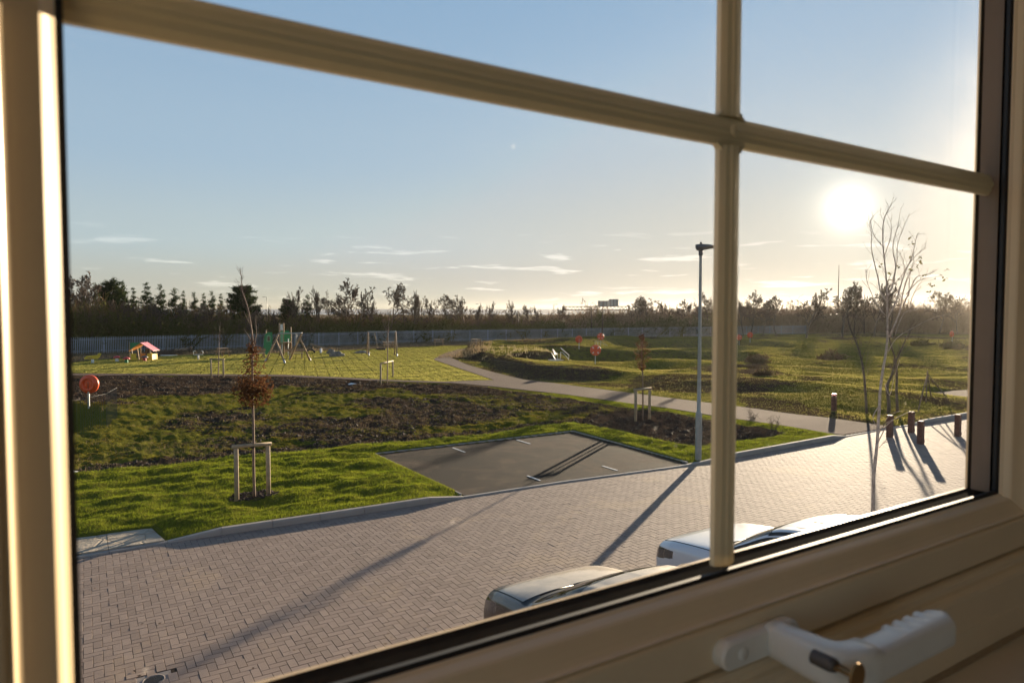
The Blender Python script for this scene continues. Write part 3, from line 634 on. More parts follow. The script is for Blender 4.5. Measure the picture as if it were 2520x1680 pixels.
# ------------------------------------------------------------------ kerb stones and bay edging
m_kerb, t = new_mat('kerb_concrete')
n1 = t.noise(90, 4, .7, t.pos()); n2 = t.noise(2.5, 5, .6, t.pos()); oi = t.node('ShaderNodeObjectInfo').outputs['Random']
c = t.mix(n2, (.30, .265, .23), (.42, .375, .33)); c = t.mix(t.math('MULTIPLY', oi, .35), c, (.24, .215, .19)); c = t.mix(t.ramp(n1, .6, .8, 0, .4), c, (.2, .17, .14))
bsdf(t, c, .85, spec=.3, bump=n1, bd=.004)
kerb = empty('kerb', (0, 13.5, 0)); kerb['kind'] = 'structure'
def kh_(x): return np.interp(x, KX, KH)
x = -3.4
while x < 43:
    L = .915; x1 = min(x+L, 43.5); 
    for xs_ in (1.17, 2.11, 6.31, 7.16, 15.9, 20.8, 21.6, 25.86, 26.7):
        if x+.05 < xs_ < x1-.02: x1 = xs_; break
    a, b = x+.004, x1-.004; ya, yb = float(kerb_y(a)), float(kerb_y(b)); ha, hb_ = float(kh_(a)), float(kh_(b)); w = .125; m = MB()
    sec = [(0, -.08), (0, -.03), (.012, 0), (.022, .006), (w-.01, .006), (w, -.004), (w, -.15)]
    vs = [(a, ya+s0, (ha+s1-.006) if s1 > -.1 else -.1) for s0, s1 in sec]+[(b, yb+s0, (hb_+s1-.006) if s1 > -.1 else -.1) for s0, s1 in sec]
    vs[0] = (a, ya, -.05); vs[7] = (b, yb, -.05); n_ = 7
    m.add(vs, [tuple(range(n_)), tuple(reversed(range(n_, 2*n_)))]+[(k, (k+1) % n_, n_+(k+1) % n_, n_+k) for k in range(n_)])
    m.v = [(p[0], p[1]-13.5, p[2]) for p in m.v]; m.build('kerb_stone', m_kerb, kerb); x = x1
edg = empty('bay_edging', (10, 16, 0)); edg['kind'] = 'structure'
def edging(p, q, z=.06):
    p = Vector((*p, z)); q = Vector((*q, z)); n_ = max(1, round((q-p).length/.9))
    for i in range(n_):
        a = p.lerp(q, i/n_); b = p.lerp(q, (i+1)/n_); d = (b-a).normalized()*.004; m = MB(); m.bar(a+d, b-d, .05, .12, bev=.008); m.v = [(v[0]-10, v[1]-16, v[2]-.06+.005) for v in m.v]; m.build('edging_stone', m_kerb, edg)
edging((7.16, 13.64), (7.08, 18.88)); edging((7.08, 18.90), (14.30, 18.86)); edging((14.30, 18.84), (13.98, 13.25))
# imprinted concrete crossing at the left
m_imp, t = new_mat('imprinted_concrete')
n1 = t.noise(60, 4, .7, t.pos()); n2 = t.noise(3, 5, .6, t.pos()); vo = t.node('ShaderNodeTexVoronoi', feature='DISTANCE_TO_EDGE'); vo.inputs['Scale'].default_value = 2.6; t.link(t.pos(), vo.inputs['Vector'])
ed = t.ramp(vo.outputs['Distance'], 0, .06)
bsdf(t, t.mix(t.math('MULTIPLY', t.math('SUBTRACT', 1.0, ed), .35), t.mix(n2, (.34, .285, .215), (.46, .39, .30)), (.2, .15, .1)) if True else t.mix(ed, (.26, .205, .15), t.mix(n2, (.34, .285, .215), (.46, .39, .30))), .8, spec=.3, bump=t.math('ADD', t.math('MULTIPLY', n1, .15), t.math('ADD', t.math('MULTIPLY', ed, .5), t.math('MULTIPLY', n2, 1.6))), bd=.03, bs=1)
pv = empty('pavement', (0, 14.4, 0)); pv['kind'] = 'structure'
sx = [-3.3, -2.4, -1.5, -.62, .25, 1.14]; 
for j, (y0, y1) in enumerate(((13.75, 14.32), (14.33, 14.92))):
    for i in range(len(sx)-1):
        m = MB(); xa, xb_ = sx[i]+.004, sx[i+1]-.004; o1 = -.06*j; xr0 = xa; xr1 = xb_ - (.10*(j+1) if i == len(sx)-2 else 0); xr1b = xb_-(.10*j if i == len(sx)-2 else 0)
        vs = [(xr0, y0, 0), (xr1b, y0, 0), (xr1, y1, 0), (xr0, y1, 0)]; zt = .045+.004*((i+j) % 2); m.add([(x_, y_-14.4, z_) for z_ in (-.04, zt) for x_, y_, _z in vs], [(0, 1, 5, 4), (1, 2, 6, 5), (2, 3, 7, 6), (3, 0, 4, 7), (4, 5, 6, 7)])
        m.build('paving_slab', m_imp, pv)
# iron inspection cover
m_iron = simple('cast_iron', (.11, .10, .09), .55, metal=.6, var=.3, scale=30)
dc = empty('drain_cover', (drain_c[0], drain_c[1], .0), 0, 'round iron inspection cover set in the block paving at the lower left', 'drain cover'); dc.scale = (.52, .52, 1)
m = MB(); m.lathe([(.225, -.05), (.225, .002), (.205, .004), (.20, -.006)], 40); m.build('rim', simple('concrete_collar', (.25, .21, .18), .85), dc)
m = MB(); m.lathe([(0, -.002), (.19, -.002), (.197, -.008), (.197, -.03)], 40)
for k in range(-5, 6):
    y_ = k*.03; w_ = math.sqrt(max(0, .17**2-y_**2))
    if w_ > .02: m.box(-w_, w_, y_-.006, y_+.006, -.002, .003)
m.build('lid', m_iron, dc)
m = MB(); m.add([(-.36, -.30, -.0045), (.36, -.30, -.0045), (.36, .30, -.0045), (-.36, .30, -.0045)], [(0, 1, 2, 3)]); m.build('surround', simple('concrete_collar', (.25, .21, .18), .85), dc)
# ------------------------------------------------------------------ estuary and the far shore
m_sea, t = new_mat('estuary_water')
bsdf(t, (.10, .12, .13), .22, spec=.6, bump=t.noise(.08, 4, .6, t.pos()), bd=1.2, bs=.6)
m = MB(); m.add([(900*math.sin(a), 900*math.cos(a), -3.2) for a in np.radians(np.arange(-40, 100, 5))]+[(2900*math.sin(a), 2900*math.cos(a), -3.2) for a in np.radians(np.arange(-40, 100, 5))], [(i, i+1, 28+i+1, 28+i) for i in range(27)])
m.build('water', m_sea, kind='structure')
m_hill, t = new_mat('far_hills_hazed')
bsdf(t, t.mix(t.noise(.004, 4, .6, t.pos()), (.30, .33, .35), (.38, .40, .40)), 1, spec=0)  # distance haze painted into the hills as a pale blue-grey colour
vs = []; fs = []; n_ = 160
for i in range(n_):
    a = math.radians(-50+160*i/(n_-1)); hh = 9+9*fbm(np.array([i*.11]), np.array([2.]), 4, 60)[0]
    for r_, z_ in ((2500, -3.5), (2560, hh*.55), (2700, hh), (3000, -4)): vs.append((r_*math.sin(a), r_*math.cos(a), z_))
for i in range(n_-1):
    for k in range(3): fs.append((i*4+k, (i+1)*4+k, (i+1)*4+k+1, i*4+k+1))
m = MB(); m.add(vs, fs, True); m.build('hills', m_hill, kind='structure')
# ------------------------------------------------------------------ grass, weeds and dead stalks as real blades
def leaf_mat(name, c1, c2, c3=None, trans=.45, scale=1.5, rough=.55):
    m_, t = new_mat(name); ps = t.pos()
    n1 = t.noise(scale, 4, .6, ps); n2 = t.noise(scale*14, 3, .6, ps)
    c = t.mix(t.ramp(n1, .3, .7), c1, c2)
    if c3: c = t.mix(t.ramp(n2, .52, .72, 0, .8), c, c3)
    d = t.node('ShaderNodeBsdfDiffuse'); t.link(c, d.inputs[0]); tr = t.node('ShaderNodeBsdfTranslucent'); t.link(c, tr.inputs[0])
    g = t.node('ShaderNodeBsdfGlossy'); g.inputs['Roughness'].default_value = rough; g.inputs['Color'].default_value = (.8, .85, .4, 1)
    a = t.node('ShaderNodeMixShader'); a.inputs[0].default_value = trans; t.link(d.outputs[0], a.inputs[1]); t.link(tr.outputs[0], a.inputs[2])
    b = t.node('ShaderNodeMixShader'); b.inputs[0].default_value = .012; t.link(a.outputs[0], b.inputs[1]); t.link(g.outputs[0], b.inputs[2])
    t.link(b.outputs[0], t.out.inputs['Surface']); return m_
m_blade = leaf_mat('lawn_blade', (.14, .19, .014), (.21, .24, .02), (.30, .27, .05), .55)
m_fieldb = leaf_mat('field_blade', (.26, .25, .06), (.36, .30, .09), (.42, .32, .14), .55, .35)
m_turfb = leaf_mat('turf_blade', (.42, .41, .09), (.52, .46, .13), (.58, .46, .18), .55)
m_weed = leaf_mat('weed_leaf', (.16, .14, .018), (.25, .20, .03), (.26, .15, .05), .5, 2.5)
m_straw = leaf_mat('dead_stalk', (.20, .14, .08), (.30, .22, .13), (.38, .30, .2), .35, 3)
m_rush = leaf_mat('pale_rush', (.34, .27, .15), (.44, .36, .22), None, .4, 3)
def blades(name, X, Y, h, w, mat, lean=.5, label=None, broad=False, sink=.01):
    n = len(X); Z = hgt(X, Y)-sink; a = rng.uniform(0, 2*np.pi, n); b = rng.uniform(0, 2*np.pi, n)
    H_ = h*rng.lognormal(0, .28, n); W_ = w*rng.uniform(.6, 1.4, n); L = lean*np.abs(rng.normal(0, 1, n))*H_
    if broad: L = H_*rng.uniform(.8, 2.2, n); H_ = H_*rng.uniform(.2, .9, n)
    V = np.zeros((n, 3, 3)); dx, dy = np.cos(a)*W_/2, np.sin(a)*W_/2
    V[:, 0] = np.stack([X-dx, Y-dy, Z], -1); V[:, 1] = np.stack([X+dx, Y+dy, Z], -1); V[:, 2] = np.stack([X+np.cos(b)*L, Y+np.sin(b)*L, Z+H_], -1)
    if broad:      # diamond-shaped leaf
        V4 = np.zeros((n, 4, 3)); mx_, my_, mz_ = X+np.cos(b)*L*.5, Y+np.sin(b)*L*.5, Z+H_*.7+.004; px, py = -np.sin(b)*W_/2, np.cos(b)*W_/2
        V4[:, 0] = np.stack([X, Y, Z], -1); V4[:, 1] = np.stack([mx_+px, my_+py, mz_], -1); V4[:, 2] = V[:, 2]; V4[:, 3] = np.stack([mx_-px, my_-py, mz_], -1)
        o = mesh_np(name, V4.reshape(-1, 3), np.arange(n*4).reshape(n, 4), mat, kind='stuff')
    else: o = mesh_np(name, V.reshape(-1, 3), np.arange(n*3).reshape(n, 3), mat, kind='stuff')
    if label: o['label'] = label; o['category'] = 'grass'
    return o
def sample(n, r0, r1, a0=-4, a1=72, p=1.0):
    """points, more of them near; p = 1 keeps the density on the picture about even"""
    u = rng.uniform(0, 1, n)
    r = (r0**(-p) + u*(r1**(-p)-r0**(-p)))**(-1/p) if p else r0*(r1/r0)**u
    a = np.radians(rng.uniform(a0, a1, n)); return r*np.sin(a), r*np.cos(a)
def inside(poly, X, Y, m_=0): return sdf(poly, X, Y) > m_
def clump(X, Y, s, seed, lo=.4, hi=.6): return rng.uniform(0, 1, len(X)) < sstep(lo, hi, fbm(X*s, Y*s, 3, seed))
HARD = lambda X, Y: (sdf(PATH, X, Y) > -.02) | (sdf(BAY, X, Y) > -.03) | (sdf(SLAB, X, Y) > -.03) | (Y < kerb_y(X)+.13) | (sdf(PATH2, X, Y) > 0)
# near lawn
X, Y = sample(620000, 13.4, 34, -5, 66, .6); k = inside(LAWN, X, Y) & ~HARD(X, Y)
PIT = [(3.1, 15.79, .5)]
for cx, cy, rr in PIT: k &= ((X-cx)/1.1)**2+(Y-cy)**2 > rr*rr
X, Y = X[k], Y[k]; r_ = np.hypot(X, Y); print('lawn blades', len(X))
hh = .040*(0.75+.6*fbm(X*1.2, Y*1.2, 3, 71)); blades('lawn_grass', X, Y, hh*(1+.012*(r_-14)), .0055*r_/15, m_blade, .65, 'thick green lawn grass on the verge beside the paved road')
# planted bed with weeds
X, Y = sample(420000, 15, 62, -5, 66, .9); k = inside(BEDN, X, Y) & ~HARD(X, Y); X, Y = X[k], Y[k]; g_, d_, _ = attrs(X, Y)
k = (rng.uniform(0, 1, len(X)) < sstep(.1, .8, g_)*.6) & clump(X, Y, 1.5, 81, .36, .62); r_ = np.hypot(X, Y)[k]
blades('bed_weeds', X[k], Y[k], .030*(1+.01*r_), .022*(.6+r_/40), m_weed, label='low yellow green weeds over the dark soil of the planted bed', broad=True)
X, Y = sample(60000, 15, 62, -5, 66, .9); k = inside(BEDN, X, Y) & ~HARD(X, Y) & clump(X, Y, .7, 82, .45, .65) & (sdf(MULCH, X, Y) < 0); X, Y = X[k], Y[k]; r_ = np.hypot(X, Y)
blades('dead_grass', X, Y, .10, .006*(.5+r_/30), m_straw, 1.1, 'thin dead grass stalks lying over the planted bed')
# playground turf
X, Y = sample(120000, 38, 80, -5, 36, .9); tq = np.mod((-X*math.sin(math.radians(75))+Y*math.cos(math.radians(75))), .75); k = inside(TURF, X, Y) & ~HARD(X, Y) & ((np.abs(tq-.0) > .06) | (rng.uniform(0, 1, len(X)) < .62)); X, Y = X[k], Y[k]
blades('playground_grass', X, Y, .032, .035, m_turfb, .6, 'pale green turf grass of the playground lawn')
# fields on the right, rough grass
X, Y = sample(420000, 20, 135, 22, 71, .85); k = inside(FIELD, X, Y) & ~HARD(X, Y); X, Y = X[k], Y[k]; g_, d_, _ = attrs(X, Y); k = rng.uniform(0, 1, len(X)) < sstep(.15, .8, g_); X, Y = X[k], Y[k]; r_ = np.hypot(X, Y); print('field', len(X))
blades('field_grass', X, Y, .032*(1+r_/150), .010*(.4+r_/22), m_fieldb, .7, 'rough green grass on the uneven field beyond the path')
# dead grass belts
X, Y = sample(90000, 60, 150, -5, 62, .6); k = (~inside(FIELD, X, Y, 3)) & (~inside(TURF, X, Y)) & clump(X, Y, .12, 91, .35, .6); X, Y = X[k], Y[k]
blades('rough_dead_grass', X, Y, .22, .05, m_straw, .5, 'brown dead grass belt in front of the palisade fence')
# pale rushes on the rim of the basin
for (px, py), nn_, s_ in (((1215, 860), 90, 2.2), ((1245, 862), 120, 2.4), ((1275, 864), 110, 2.0), ((1300, 868), 80, 1.4), ((1190, 856), 60, 1.6)):
    p = GH(px, py); cl_ = rng.normal(0, s_*.8, (26, 2)); c_ = cl_[rng.integers(0, 26, nn_*3)]
    X = p[0]+c_[:, 0]*1.4+rng.normal(0, .10, nn_*3); Y = p[1]+c_[:, 1]*.9+rng.normal(0, .10, nn_*3)
    if px == 1215: XX, YY = X, Y
    else: XX = np.concatenate([XX, X]); YY = np.concatenate([YY, Y])
blades('pale_rushes', XX[::2], YY[::2], .24, .03, m_rush, .35, 'pale straw rushes in tufts on the rim of the dry basin')
# clods and stones on the bare soil
m_clod = simple('soil_clod', (.06, .042, .03), .95, var=.4, scale=9)
def clods(name, X, Y, s, mat, label):
    n = len(X); Z = hgt(X, Y); base = np.array([(1, 0, 0), (-1, 0, 0), (0, 1, 0), (0, -1, 0), (0, 0, 1), (0, 0, -1)], float); F = np.array([(0, 2, 4), (2, 1, 4), (1, 3, 4), (3, 0, 4), (2, 0, 5), (1, 2, 5), (3, 1, 5), (0, 3, 5)])
    V = base[None]*rng.uniform(.5, 1.3, (n, 6, 1))*s[:, None, None]; V = V+rng.normal(0, .12, V.shape)*s[:, None, None]; V[:, :, 2] *= .7
    a = rng.uniform(0, 6.28, n); c_, s_ = np.cos(a)[:, None], np.sin(a)[:, None]; x_ = V[:, :, 0]*c_-V[:, :, 1]*s_; y_ = V[:, :, 0]*s_+V[:, :, 1]*c_
    V = np.stack([x_+X[:, None], y_+Y[:, None], V[:, :, 2]+Z[:, None]], -1)
    o = mesh_np(name, V.reshape(-1, 3), (F[None]+np.arange(n)[:, None, None]*6).reshape(-1, 3), mat, kind='stuff'); o['label'] = label; o['category'] = 'soil'; return o
X, Y = sample(90000, 15, 60, -5, 66, 1); g_, d_, _ = attrs(X, Y); k = inside(BEDN, X, Y) & ~HARD(X, Y) & (g_ < .55); X, Y = X[k], Y[k]
clods('soil_clods', X, Y, .018*rng.lognormal(0, .5, len(X))*(.6+np.hypot(X, Y)/35), m_clod, 'dark crumbly soil clods in the planted bed')
m_bark = simple('bark_mulch', (.045, .026, .018), .9, var=.4, scale=12)
n = 900; a = rng.uniform(0, 6.28, n); r_ = .47*np.sqrt(rng.uniform(0, 1, n)); o = clods('bark_mulch', 3.1+r_*np.cos(a)*1.1, 15.79+r_*np.sin(a), np.full(n, .03), m_bark, 'dark bark mulch round the foot of the staked tree on the lawn'); o['category'] = 'mulch'
# leaves and crumbs blown over the paving
m_dleaf = simple('dead_leaf', (.10, .055, .03), .8, var=.4, scale=10)
n = 420; X, Y = sample(n, 8.2, 32, 0, 66, 1); k = Y < kerb_y(X)-.1; X, Y = X[k], Y[k]; n = len(X); a = rng.uniform(0, 6.28, n); s_ = rng.uniform(.008, .03, n); V = np.zeros((n, 4, 3))
for i, (u, v) in enumerate(((-1, 0), (0, -.5), (1, 0), (0, .6))): V[:, i] = np.stack([X+s_*(u*np.cos(a)-v*np.sin(a)), Y+s_*(u*np.sin(a)+v*np.cos(a)), .004+rng.uniform(0, .35, n)*s_], -1)
o = mesh_np('fallen_leaves', V.reshape(-1, 3), np.arange(n*4).reshape(n, 4), m_dleaf, kind='stuff'); o['label'] = 'scattered brown leaves and crumbs on the block paving'; o['category'] = 'leaves'
# ------------------------------------------------------------------ trees
m_bark_t = simple('grey_brown_bark', (.15, .11, .08), .9, var=.35, scale=6)
m_twig = simple('brown_twig', (.13, .088, .06), .9, var=.3, scale=4)
m_birch = simple('birch_bark', (.48, .38, .31), .75, var=.35, scale=14)
m_pineb = simple('pine_bark', (.09, .05, .03), .9, var=.3)
m_needle = leaf_mat('pine_needles', (.020, .040, .014), (.035, .055, .018), (.07, .07, .02), .2, 1.5)
m_scrub = leaf_mat('scrub_twigs', (.17, .11, .065), (.30, .20, .12), (.15, .15, .05), .45, .13)
m_scrubg = leaf_mat('scrub_green', (.09, .10, .03), (.20, .17, .055), (.26, .18, .08), .4, .15)
m_bleaf = leaf_mat('brown_clinging_leaf', (.10, .042, .020), (.15, .065, .030), (.07, .03, .015), .35, 8)
def seg_mesh(name, segs, sides, mat, parent=None, kind=None, link=True):
    """segs: (p, q, r0, r1) as an (n, 8) array -> thin tapered prisms in one mesh"""
    S = np.asarray(segs, float); P, Q = S[:, :3], S[:, 3:6]; D = Q-P; L = np.linalg.norm(D, axis=1, keepdims=True)+1e-9; D = D/L
    ref = np.where(np.abs(D[:, 2:3]) > .9, np.array([[1., 0, 0]]), np.array([[0., 0, 1.]])); A = np.cross(D, ref); A /= np.linalg.norm(A, axis=1, keepdims=True)+1e-9; B = np.cross(D, A); n = len(S)
    V = np.zeros((n, 2*sides, 3))
    for k in range(sides):
        t = 2*math.pi*k/sides; o_ = A*math.cos(t)+B*math.sin(t); V[:, k] = P+o_*S[:, 6:7]; V[:, sides+k] = Q+o_*S[:, 7:8]
    F = np.array([(k, (k+1) % sides, sides+(k+1) % sides, sides+k) for k in range(sides)]); FF = (F[None]+np.arange(n)[:, None, None]*2*sides).reshape(-1, 4)
    return mesh_np(name, V.reshape(-1, 3), FF, mat, parent, smooth=sides > 4, kind=kind)
def grow(seed, h=8.0, r=.16, trunk=.35, spread=.62, levels=4, kids=(5, 4, 4, 3), up=.25, lean=(0, 0), wob=.12, shrink=.60, nfork=1, crown_low=.25):
    """a bare tree as two lists of segments: limbs and twigs"""
    R = random.Random(seed); limbs, twigs = [], []
    def branch(p, d, L, r0, lev):
        n = 5 if lev == 0 else (4 if lev < 3 else 2); q = p.copy(); pts = [q.copy()]; rr = [r0]
        for i in range(n):
            d2 = d+Vector((R.gauss(0, wob), R.gauss(0, wob), R.gauss(0, wob*.7)+up*(.3 if lev else 0)*.35)); d = d2.normalized(); q = q+d*(L/n); pts.append(q.copy()); rr.append(max(r0*(1-(.85 if lev else .8)*(i+1)/n), .004))
        tgt = limbs if lev < 2 else twigs
        for i in range(n): tgt.append((*pts[i], *pts[i+1], rr[i], rr[i+1]))
        if lev >= levels: return
        m_ = kids[min(lev, len(kids)-1)]
        m_ = m_*2 if lev == 0 else m_
        for j in range(m_):
            t = (crown_low+(1-crown_low)*(j+R.random()*.8)/m_) if lev == 0 else (.25+.75*(j+R.random())/m_)
            t = min(t, .99); i = min(int(t*n), n-1); f_ = t*n-i; o_ = pts[i].lerp(pts[i+1], f_); dd = (pts[i+1]-pts[i]).normalized()
            a = R.uniform(0, 2*math.pi); side = dd.orthogonal().normalized(); side = Matrix.Rotation(a, 3, dd) @ side
            sp_ = spread*(1.15-.5*t if lev == 0 else 1)*R.uniform(.75, 1.25)
            nd = (dd*(1-sp_*.5)+side*sp_+Vector((0, 0, up*.6))).normalized()
            ll = L*(shrink*R.uniform(.7, 1.1))*((1.12-.72*t) if lev == 0 else (1.05-.4*t))
            branch(o_, nd, ll, rr[i]*.55, lev+1)
    branch(Vector((0, 0, -.1)), Vector((lean[0], lean[1], 1)).normalized(), h, r, 0)
    return limbs, twigs
def make_bare(name, seed, mb=None, mt=None, tw=1.0, **k):
    limbs, twigs = grow(seed, **k); root = empty(name, (0, 0, 0)); L = np.array(limbs); T = np.array(twigs); T[:, 6:] = np.maximum(T[:, 6:]*tw, .013*tw)
    sw = 6.0/(2*np.percentile(np.hypot(T[:, 3], T[:, 4]), 95)); sh = 8.0/np.percentile(T[:, 5], 99.5)
    for A_ in (L, T): A_[:, [0, 1, 3, 4]] *= sw; A_[:, [2, 5]] *= sh
    seg_mesh('trunk', L, 5, mb or m_bark_t, root); seg_mesh('crown', T, 3, mt or m_twig, root); return root
BARE = [make_bare('bare_tree', 11, levels=4, tw=2.4, kids=(6, 5, 5, 4)), make_bare('bare_tree', 12, levels=4, tw=2.4, spread=.75, shrink=.55, kids=(7, 5, 5, 4), crown_low=.3),
        make_bare('bare_tree', 13, levels=4, tw=2.4, spread=.42, up=.5, kids=(7, 5, 4, 4)), make_bare('bare_tree', 14, levels=4, tw=2.4, spread=.85, up=.1, shrink=.62, kids=(6, 5, 5, 4), crown_low=.35, wob=.2),
        make_bare('bare_tree', 15, levels=4, tw=1.8, lean=(-.42, .1), spread=.6, kids=(6, 5, 4, 4), crown_low=.45)]
def make_pine(seed, dense=1.0, conical=True):
    R = np.random.default_rng(seed); root = empty('pine_tree', (0, 0, 0)); h = 8.0; segs = []; z = 0
    for i in range(6): segs.append((R.normal(0, .04), R.normal(0, .04), i*h/6, R.normal(0, .04), R.normal(0, .04), (i+1)*h/6, .16*(1-i/6.5), .16*(1-(i+1)/6.5)))
    for i in range(1, 6): segs[i] = (*segs[i-1][3:6], *segs[i][3:])
    nv = []; nb = int((62 if conical else 110)*dense)
    for b in range(nb):
        t = R.uniform(.22, 1)**.85
        if conical: t = .28+.70*R.uniform(0, 1)**1.15
        t = min(t, .995); zz = h*t; Lr = ((1-t)*.95+.05)*2.3 if conical else 2.2*math.sqrt(max(0.03, 1-((t-.62)/.42)**2)); Lr *= R.uniform(.45, 1.2); a = R.uniform(0, 6.283)
        tip = np.array([math.cos(a)*Lr, math.sin(a)*Lr, zz+Lr*R.uniform(.0, .55)]); base = np.array([0, 0, zz]); segs.append((*base, *tip, .035, .012))
        m_ = int((20+44*Lr)*dense); f_ = R.uniform(.25, 1.05, (m_, 1)); c = base+(tip-base)*f_+R.normal(0, .15, (m_, 3))*np.array([1, 1, .7]); nv.append(c)
    C = np.concatenate(nv); n = len(C); d1 = R.normal(0, 1, (n, 3)); d1 /= np.linalg.norm(d1, axis=1, keepdims=True); d1[:, 2] = np.abs(d1[:, 2])*.6; d2 = np.cross(d1, R.normal(0, 1, (n, 3))); d2 /= np.linalg.norm(d2, axis=1, keepdims=True)
    V = np.stack([C-d2*.05, C+d2*.05, C+d1*R.uniform(.18, .40, (n, 1))], 1)
    V[:, :, :2] *= 4.3/(2*np.percentile(np.abs(V[:, :, :2]), 97)); V[:, :, 2] *= 8.0/np.percentile(V[:, :, 2], 99.7)
    seg_mesh('trunk', segs, 5, m_pineb, root); mesh_np('crown', V.reshape(-1, 3), np.arange(3*n).reshape(n, 3), m_needle, root); return root
PINE = [make_pine(21), make_pine(22, .8), make_pine(23, 1.3, False), make_pine(24, 1.6, False)]
def fence_d(px): return np.interp(px, [60, 151, 327, 800, 980, 1360, 1761, 1973, 2500], [77, 77.4, 78.8, 83.8, 89.8, 99.2, 119.3, 134, 156])
def dir_at(px): d = _f+_r*((px-1260)/1680); l = math.hypot(d.x, d.y); return d.x/l, d.y/l, (px-1260)/1680
used_proto = set()
def stand(proto, px, top, dist, wpx, label, cat='tree', group=None, rz=None, h0=8.0, w0=6.0):
    ux, uy, a = dir_at(px); X, Y = ux*dist, uy*dist; depth = X*math.sin(YAW)+Y*math.cos(YAW); z0 = H1(X, Y) if dist < 300 else 0
    hh = CAM_H-z0+(766-top)*depth/1680; ww = wpx*depth/1680
    o = proto if id(proto) not in used_proto else copy_tree(proto)
    used_proto.add(id(proto))
    o.location = (X, Y, z0); o.scale = (ww/w0, ww/w0, hh/h0); o.rotation_euler = (0, 0, random.uniform(0, 6.28) if rz is None else rz)
    return tag(o, label, cat, group)
gP = 'pine trees behind the palisade fence'; gB = 'bare trees behind the palisade fence'; gR = 'bare trees in a row on the right hand field'
for k, px, top, w, lb in [(0, 239, 700, 26, 'narrow dark pine just right of the tall bare tree at the left window edge'), (2, 275, 690, 50, 'broad dark pine with a full rounded top, widest of the left pines'),
        (0, 305, 697, 30, 'slim pine touching the right side of the broad rounded pine'), (1, 331, 709, 26, 'small pine top in the gap left of the flat shouldered pine, above the playhouse'),
        (1, 363, 697, 40, 'tall flat shouldered pine above the pink roofed playhouse'), (0, 398, 702, 30, 'pointed pine to the right of the flat shouldered pine'),
        (0, 432, 712, 40, 'wide based pine halfway along the row, darker than its neighbours'), (1, 453, 717, 20, 'small thin pine leaning on the wide based pine'),
        (0, 480, 721, 26, 'short pine standing alone above the seesaw spring'), (1, 503, 723, 24, 'short pine left of the pair near the brown thicket'), (0, 524, 718, 24, 'slightly taller pine of the pair above the left staked sapling'),
        (1, 545, 724, 20, 'last small pine of the row before the dense egg shaped pine'), (3, 601, 704, 46, 'dense egg shaped evergreen standing alone behind the brown leaved sapling top'),
        (3, 711, 737, 30, 'low dense dark evergreen above the climbing frame'), (0, 757, 727, 30, 'small symmetrical fir shaped pine between two bare trees')]:
    stand(PINE[k], px, top, 94+random.uniform(-5, 8), w*1.3, lb, 'pine tree', gP, w0=4.3)
for k, px, top, w, lb in [(0, 192, 670, 80, 'tallest bare tree of the left edge with an ivy covered trunk'), (3, 160, 680, 50, 'bare tree cut by the left window frame'), (2, 232, 698, 40, 'thin upright bare tree against the first pines'),
        (1, 556, 722, 60, 'broad brown bare tree between the pine row and the dense evergreen'), (0, 721, 706, 40, 'airy bare tree left of the fir shaped pine'), (2, 784, 706, 34, 'upright bare tree just right of the fir shaped pine'),
        (4, 826, 718, 44, 'bare tree whose thin trunk leans hard to the left'), (0, 852, 687, 66, 'tall bare tree standing highest above the swings'), (1, 876, 706, 56, 'rounded bare tree leaning on the tallest one by the swings'),
        (2, 912, 735, 20, 'thin bare sapling tree in the gap left of the basket swing tree'), (3, 969, 698, 64, 'tall spreading bare tree directly above the basket swing'), (2, 1017, 717, 26, 'narrow upright bare tree, left one of two feathery tops'),
        (2, 1038, 716, 24, 'narrow upright bare tree, right one of two feathery tops'), (0, 1063, 729, 34, 'bare tree between the feathery tops and the many stemmed tree'), (3, 1094, 726, 56, 'many stemmed bare tree with a domed top'),
        (1, 1147, 726, 46, 'pear shaped bare tree above the far picnic tables'), (2, 1172, 746, 22, 'low bare tree at the right foot of the pear shaped one'), (0, 1206, 742, 24, 'small lone bare tree against the water'),
        (1, 1265, 739, 30, 'small round topped bare tree in front of the far shore'), (3, 1300, 751, 32, 'low wide bare tree left of the sign gantry'), (0, 1323, 753, 22, 'very small bare tree nearest the left end of the gantry'),
        (0, 1385, 750, 30, 'bare tree crossing the left post of the gantry'), (3, 1565, 737, 50, 'round bare tree just right of the gantry'), (3, 1592, 729, 60, 'larger round bare tree second from the gantry'),
        (1, 1650, 740, 50, 'dark bushy bare tree left of the lamp column'), (0, 1680, 737, 46, 'bare tree beside the lamp column'), (0, 1742, 720, 50, 'bare tree half hidden by the upright glazing bar')]:
    stand(BARE[k], px, top, (91 if px < 900 else fence_d(px)+8)+random.uniform(-4, 6), w*1.5, lb, 'bare tree', gB, rz=(0 if k == 4 else None))
for k, px, top, w, lb in [(3, 262, 738, 60, 'pale stemmed bare tree in the thicket under the broad pine'), (1, 300, 742, 60, 'bare tree in the thicket above the left part of the playhouse'), (0, 345, 744, 64, 'rounded brown bare tree in the thicket right above the playhouse'),
        (3, 395, 746, 60, 'bare tree with arching branches in the middle of the left thicket'), (1, 450, 748, 58, 'bushy bare tree below the wide based pine'), (0, 500, 746, 60, 'spreading bare tree under the short pines'), (3, 640, 764, 56, 'low spreading bare tree right of the egg shaped evergreen'), (1, 690, 762, 50, 'low bare tree left of the dense dark evergreen')]:
    stand(BARE[k], px, top, 84+random.uniform(-2, 3), w*1.4, lb, 'bare tree', gB)
